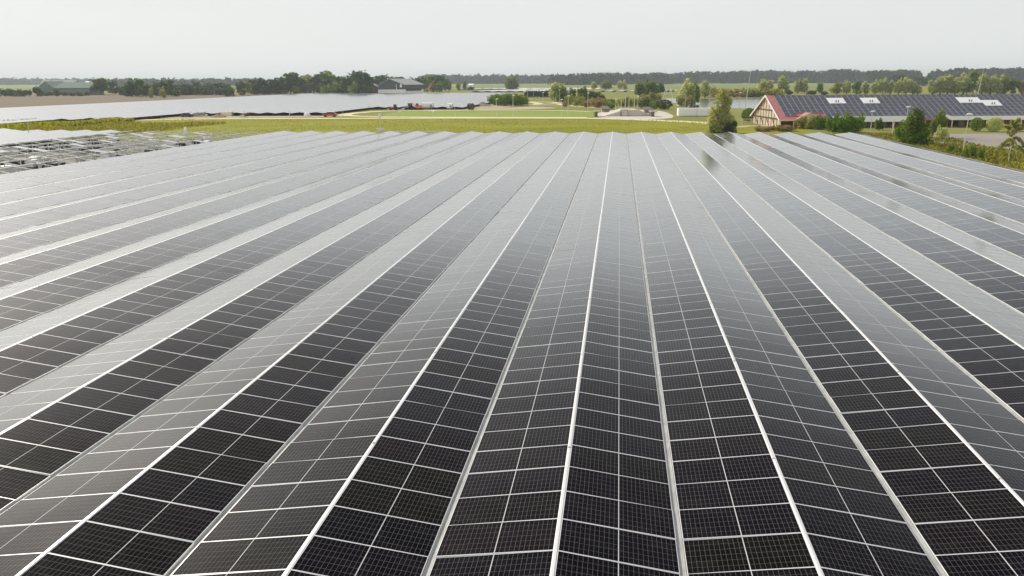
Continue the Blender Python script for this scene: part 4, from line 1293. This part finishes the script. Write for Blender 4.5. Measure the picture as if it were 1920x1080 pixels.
for px, pyb, wpx, lab in [(1136, 210, 18, 'flat dark slab roof left of the flagpoles'), (1216, 212, 20, 'flat dark slab roof right of the flagpoles')]:
    p = G(px, pyb); mp = mpp(p); w2 = wpx * mp / 2
    r = root('shelter', (*p[:2], 0), lab, 'shelter', None, YAW)
    MB().prism([(-w2, -2, .75), (w2, -2, .75), (w2 * .7, 5, 1.5), (-w2 * .7, 5, 1.5)], (0, 0, .2)).build('roof', M['darkstone'], r)
    MB().box(-w2 * .8, w2 * .8, 0, 3, 0, .75).build('wall', M['stone'], r)
# white container wall
p = G(1272, 218)
mp_ = mpp(p)
for a_, b_, lab in ((0, 34, 'long white container, left one beside the big conical willow'), (34.6, 62, 'white container partly hidden by the big conical willow')):
    r = root('container', (p[0] + a_ * mp_ * _c, p[1] + a_ * mp_ * _s, 0), lab, 'container', None, YAW)
    L = (b_ - a_) * mp_
    H_ = topz(p[0], p[1], 203.5)
    mb = MB().box(0, L, 0, 2.4, .1, H_)
    for q in np.linspace(.15, L - .15, int(L / .45)): mb.box(q - .07, q + .07, -.035, 0.0, .2, H_ - .12)
    mb.build('body', M['white'], r)
    MB().box(.05, .3, .1, 2.3, 0, .1).box(L - .3, L - .05, .1, 2.3, 0, .1).build('feet', M['dark'], r)
    MB().box(-.03, L + .03, -.04, 2.44, H_, H_ + .08).build('roof', M['white'], r)

# ------------------------------------------------------------------ vehicles and machines of the building site
WHEEL = None
def wheel_mesh(r_=.34, w2=.22):
    return MB().tube([(0, -w2 / 2, 0), (0, w2 / 2, 0)], r_, 14).mesh('wheel', M['black'])
def car(px, pyb, label, body, roofmat=None, rz=0.0, k=1.0, pickup=False):
    p = G(px, pyb)
    r = root('parked_car', (*p[:2], 0), label, 'car', None, rz, (k, k, k))
    mb = MB()
    prof = [(-2.2, .35), (-2.25, .75), (-1.5, .92), (-.8, 1.0), (1.9, 1.0), (2.2, .85), (2.2, .35)]
    mb.prism([(x, -.88, z) for x, z in prof], (0, 1.76, 0)); mb.build('body', M[body], r)
    if pickup: cab = [(-1.2, .98), (-.6, 1.5), (.55, 1.5), (.7, .98)]
    else: cab = [(-1.3, .98), (-.6, 1.46), (1.1, 1.46), (1.9, .98)]
    MB().prism([(x, -.76, z) for x, z in cab], (0, 1.52, 0)).build('cabin_glass', M['winglass'], r)
    MB().prism([(cab[1][0] - .05, -.74, 1.44), (cab[2][0] + .05, -.74, 1.44), (cab[2][0] - .05, -.74, 1.53), (cab[1][0] + .05, -.74, 1.53)], (0, 1.48, 0)).build('roof', M[roofmat or body], r)
    wm_ = wheel_mesh()
    for x in (-1.35, 1.35):
        for y in (-.82, .82): put('wheel', wm_, r, (x, y, .34))
    for y in (-.6, .6): MB().box(-2.27, -2.2, y - .18, y + .18, .62, .78).build('headlight', M['white'], r)
    return r
car(619, 219, 'red car with a white roof parked by the sand path at the far array edge', 'red', 'white', .15, .9)
car(350, 219.5, 'dark car parked alone on the sandy track at the left', 'darkcar', 'darkcar', .4, .75)
def simple(name, px, pyb, label, cat, parts, rz=YAW, group=None, z0=0):
    p = G(px, pyb)
    r = root(name, (*p[:2], z0), label, cat, group, rz)
    for nm, mb, mt in parts: mb.build(nm, M[mt], r)
    return r
wt = lambda x, y, r_, w2=.4: MB().tube([(x, y - w2 / 2, r_), (x, y + w2 / 2, r_)], r_, 14)
def tractor(px, pyb, label, body, rz, k=1.0):
    r = simple('tractor', px, pyb, label, 'tractor', [
        ('hood', MB().prism([(-2.0, -.45, .8), (-2.0, -.45, 1.35), (-.3, -.45, 1.5), (-.3, -.45, .8)], (0, .9, 0)), body),
        ('cab', MB().prism([(-.3, -.7, 1.0), (-.15, -.65, 2.45), (1.1, -.65, 2.45), (1.3, -.7, 1.0)], (0, 1.4, 0)), 'winglass'),
        ('cab_roof', MB().box(-.3, 1.3, -.75, .75, 2.46, 2.6), body),
        ('chassis', MB().box(-1.9, 1.3, -.35, .35, .5, .8), 'dark'),
        ('wheel', wt(.8, -.95, .85), 'black'), ('wheel', wt(.8, .95, .85), 'black'), ('wheel', wt(-1.5, -.85, .5, .3), 'black'), ('wheel', wt(-1.5, .85, .5, .3), 'black'),
        ('loader_arm', MB().bar((-.4, -.6, 1.3), (-2.6, -.6, .5), .14).bar((-.4, .6, 1.3), (-2.6, .6, .5), .14).box(-3.1, -2.5, -.9, .9, .2, .6), 'steel')], rz)
    r.scale = (k, k, k); return r
tractor(739, 206.5, 'red tractor with front loader standing on the grass edge below the barn', 'red', .2, .75)
tractor(767, 206, 'dark green tractor between the red and the orange machine', 'darkgreen', .7, .85)
ex = simple('excavator', 784, 206, 'orange excavator in front of the large white box trailer', 'excavator', [
    ('tracks', MB().box(-1.7, 1.7, -1.2, -.7, 0, .8).box(-1.7, 1.7, .7, 1.2, 0, .8), 'black'),
    ('body', MB().prism([(-1.2, -1.1, .85), (1.9, -1.1, .85), (1.9, -1.1, 1.9), (.6, -1.1, 2.1), (-1.2, -1.1, 1.7)], (0, 2.2, 0)), 'orange'),
    ('cab', MB().prism([(-1.1, -1.05, 1.7), (-.9, -1.0, 2.9), (.3, -1.0, 2.9), (.4, -1.05, 1.95)], (0, .95, 0)), 'winglass'),
    ('boom', MB().bar((-1.1, .3, 1.6), (-2.8, .3, 3.0), .3).bar((-2.8, .3, 3.0), (-4.3, .3, 1.4), .24), 'orange'),
    ('bucket', MB().prism([(-4.6, -.2, 1.4), (-4.1, -.2, 1.4), (-3.9, -.2, .7), (-4.5, -.2, .6)], (0, 1, 0)), 'dark')], .15)
ex.scale = (.75, .75, .75)
def box_trailer(px, pyb, pyt, wpx, label, dep=5.5):
    p = G(px, pyb); mp = mpp(p); h = topz(p[0], p[1], pyt); w2 = wpx * mp / 2
    r = root('box_trailer', (*p[:2], 0), label, 'trailer', None, YAW)
    mb = MB().box(-w2, w2, 0, dep, .45, h)
    mb.build('box', M['white'], r)
    MB().box(-w2 - .02, w2 + .02, -.03, dep + .03, h + .002, h + .1).build('roof', M['white'], r)
    MB().box(-w2 * .9, w2 * .9, .2, dep - .2, .3, .45).build('chassis', M['dark'], r)
    for x in (-w2 * .6, w2 * .6):
        wt(x, .25, .32, .25).build('wheel', M['black'], r); wt(x, dep - .3, .32, .25).build('wheel', M['black'], r)
    MB().box(w2 - .9, w2 - .15, -.025, -.004, .55, h - .3).build('door', M['barnroof'], r)
box_trailer(800, 205.3, 194, 22, 'large white box trailer beside the orange excavator', 6)
box_trailer(843, 205.6, 195.5, 9.5, 'small white box trailer right of the large one', 6)
rl_ = simple('cable_reel', 883, 206, 'dark upright cable reel standing on the sand right of the white trailers', 'cable reel', [
    ('flange', MB().tube([(0, -.75, 1.1), (0, -.65, 1.1)], 1.1, 20), 'timber'), ('flange', MB().tube([(0, .65, 1.1), (0, .75, 1.1)], 1.1, 20), 'timber'),
    ('cable', MB().tube([(0, -.65, 1.1), (0, .65, 1.1)], .85, 20), 'black')], .9)
# earth heap, block stacks, bags, red machine
def heap(px, pyb, pyt, wpx, label, seed, mt='earth'):
    g = np.random.default_rng(seed)
    p = G(px, pyb); mp = mpp(p); h = topz(p[0], p[1], pyt); w2 = wpx * mp / 2
    mb = MB(); nr_, ns = 7, 18
    for a in range(nr_):
        f_ = a / (nr_ - 1)
        for b_ in range(ns):
            an = 2 * math.pi * b_ / ns
            rr = w2 * (f_ + (g.normal(0, .04) if 0 < f_ < 1 else 0))
            mb.v.append((rr * math.cos(an), rr * math.sin(an) * .8, max(0, h * (1 - f_ ** .9) + (g.normal(0, .06) if 0 < f_ < 1 else 0))))
    for a in range(nr_ - 1):
        for b_ in range(ns):
            c_ = (b_ + 1) % ns
            mb.f.append((a * ns + b_, (a + 1) * ns + b_, (a + 1) * ns + c_, a * ns + c_)); mb.mi.append(0)
    return tag(mb.build('earth_heap', M[mt], None, (p[0], p[1], 0)), label, 'earth heap')
heap(410, 219.8, 212.2, 34, 'grey-brown earth heap on the building site at the left', 3)
heap(378, 219, 215.5, 26, 'low earth heap left of the larger heap on the building site', 4)
heap(455, 219.5, 214.5, 20, 'low pale sand heap left of the red machine', 5, 'stone')
heap(905, 199, 191, 40, 'sand bank with dark edge at the left of the hedge block', 6, 'earth')
def crates(px, pyb, wpx, hpx, label, mt, nx=3):
    p = G(px, pyb); mp = mpp(p); W2 = wpx * mp; H_ = hpx * mp
    mb = MB()
    for k in range(nx):
        mb.box(k * W2 / nx + .03, (k + 1) * W2 / nx - .03, 0, 1.6, 0, H_ * (.75 + .25 * ((k * 7) % 3) / 2))
    return tag(mb.build('block_stack', M[mt], None, (p[0] - W2 / 2, p[1], 0)), label, 'block stack')
crates(424, 217.6, 22, 8, 'cream stack of boards behind the earth heap', 'cream')
crates(366, 218.5, 8, 8, 'pinkish slab pile right of the dark car', 'stone', 2)
simple('bulk_bag', 356, 217.3, 'white bulk bag left of the pinkish slab pile', 'bag', [('bag', MB().tube([(0, 0, 0), (0, 0, .6), (0, 0, 1.3)], [.85, 1.0, .8], 10), 'white')])
simple('bulk_bag', 372, 217.3, 'white bulk bag just right of the pinkish slab pile', 'bag', [('bag', MB().tube([(0, 0, 0), (0, 0, .6), (0, 0, 1.3)], [.85, 1.0, .8], 10), 'white')])
simple('bulk_bag', 381, 217.3, 'white bulk bag farther right of the pinkish slab pile', 'bag', [('bag', MB().tube([(0, 0, 0), (0, 0, .6), (0, 0, 1.3)], [.85, 1.0, .8], 10), 'white')])
simple('bulk_bag', 576, 218, 'small white bag on the strip before the far array', 'bag', [('bag', MB().tube([(0, 0, 0), (0, 0, .5), (0, 0, 1.0)], [.8, .95, .5], 10), 'white')])
r = simple('drill_machine', 470, 216.5, 'red tracked drill machine at the left front of the far array', 'machine', [
    ('tracks', MB().box(-2.2, 2.2, -.9, -.4, 0, .6).box(-2.2, 2.2, .4, .9, 0, .6), 'black'), ('body', MB().box(-1.8, 2.4, -.8, .8, .62, 1.5).box(-2.8, -1.85, -.6, .6, .8, 1.2), 'red'),
    ('mast', MB().box(-3.2, -2.85, -.15, .15, .3, 2.2), 'steel')], .1)
r.scale = (.6, .6, .6)
r = simple('car_trailer', 458, 217, 'red flat trailer left of the tracked drill machine', 'trailer', [
    ('bed', MB().box(-1.8, 1.8, -.9, .9, .55, .75), 'red'), ('side_board', MB().box(-1.8, 1.8, -.92, -.87, .76, 1.2).box(-1.8, 1.8, .87, .92, .76, 1.2), 'red'),
    ('wheel', wt(-.4, -.95, .34, .2), 'black'), ('wheel', wt(-.4, .95, .34, .2), 'black'), ('drawbar', MB().bar((1.8, 0, .6), (3, 0, .45), .1), 'steel')], .1)
r.scale = (.6, .6, .6)
# pale bench-like kiosk by the car park
simple('bench', 1764, 262, 'pale slatted bench facing the car park', 'bench', [('seat', MB().box(-1.2, 1.2, -.3, .3, .42, .52), 'cream'), ('backrest', MB().box(-1.2, 1.2, .3, .38, .55, 1.1), 'cream'), ('leg', MB().box(-1.1, -1, -.25, .25, 0, .42), 'cream'), ('leg', MB().box(1, 1.1, -.25, .25, 0, .42), 'cream')], -.5)
simple('white_frame', 1252, 186.5, 'white trestle-shaped frame standing by the pond inlet', 'frame', [('leg', MB().bar((-2.5, 0, 0), (-1.2, 0, 5.5), .12), 'white'), ('leg', MB().bar((2.5, 0, 0), (1.2, 0, 5.5), .12), 'white'), ('crossbar', MB().bar((-1.9, 0, 2.6), (1.9, 0, 2.6), .1).bar((-1.2, 0, 5.4), (1.2, 0, 5.4), .1), 'white')])
simple('sack', 349, 261, 'white sack lying at the end of the bare racks', 'sack', [('sack', MB().tube([(0, 0, .9), (0, 0, 1.5), (0, 0, 2.1)], [.2, .3, .15], 10), 'white')])

# ------------------------------------------------------------------ haze
hz = MB().box(-8900, 8900, -580, 11900, -1, 60)
m, t, b = newmat('haze')
t.nodes.remove(b)
pv_ = nn(t, 'ShaderNodeVolumePrincipled')
pv_.inputs['Color'].default_value = (.86, .94, 1, 1)
pv_.inputs['Density'].default_value = .00017
pv_.inputs['Anisotropy'].default_value = .2
t.links.new(pv_.outputs[0], t.nodes['Material Output'].inputs['Volume'])
o = hz.build('haze', m)
o['kind'] = 'stuff'
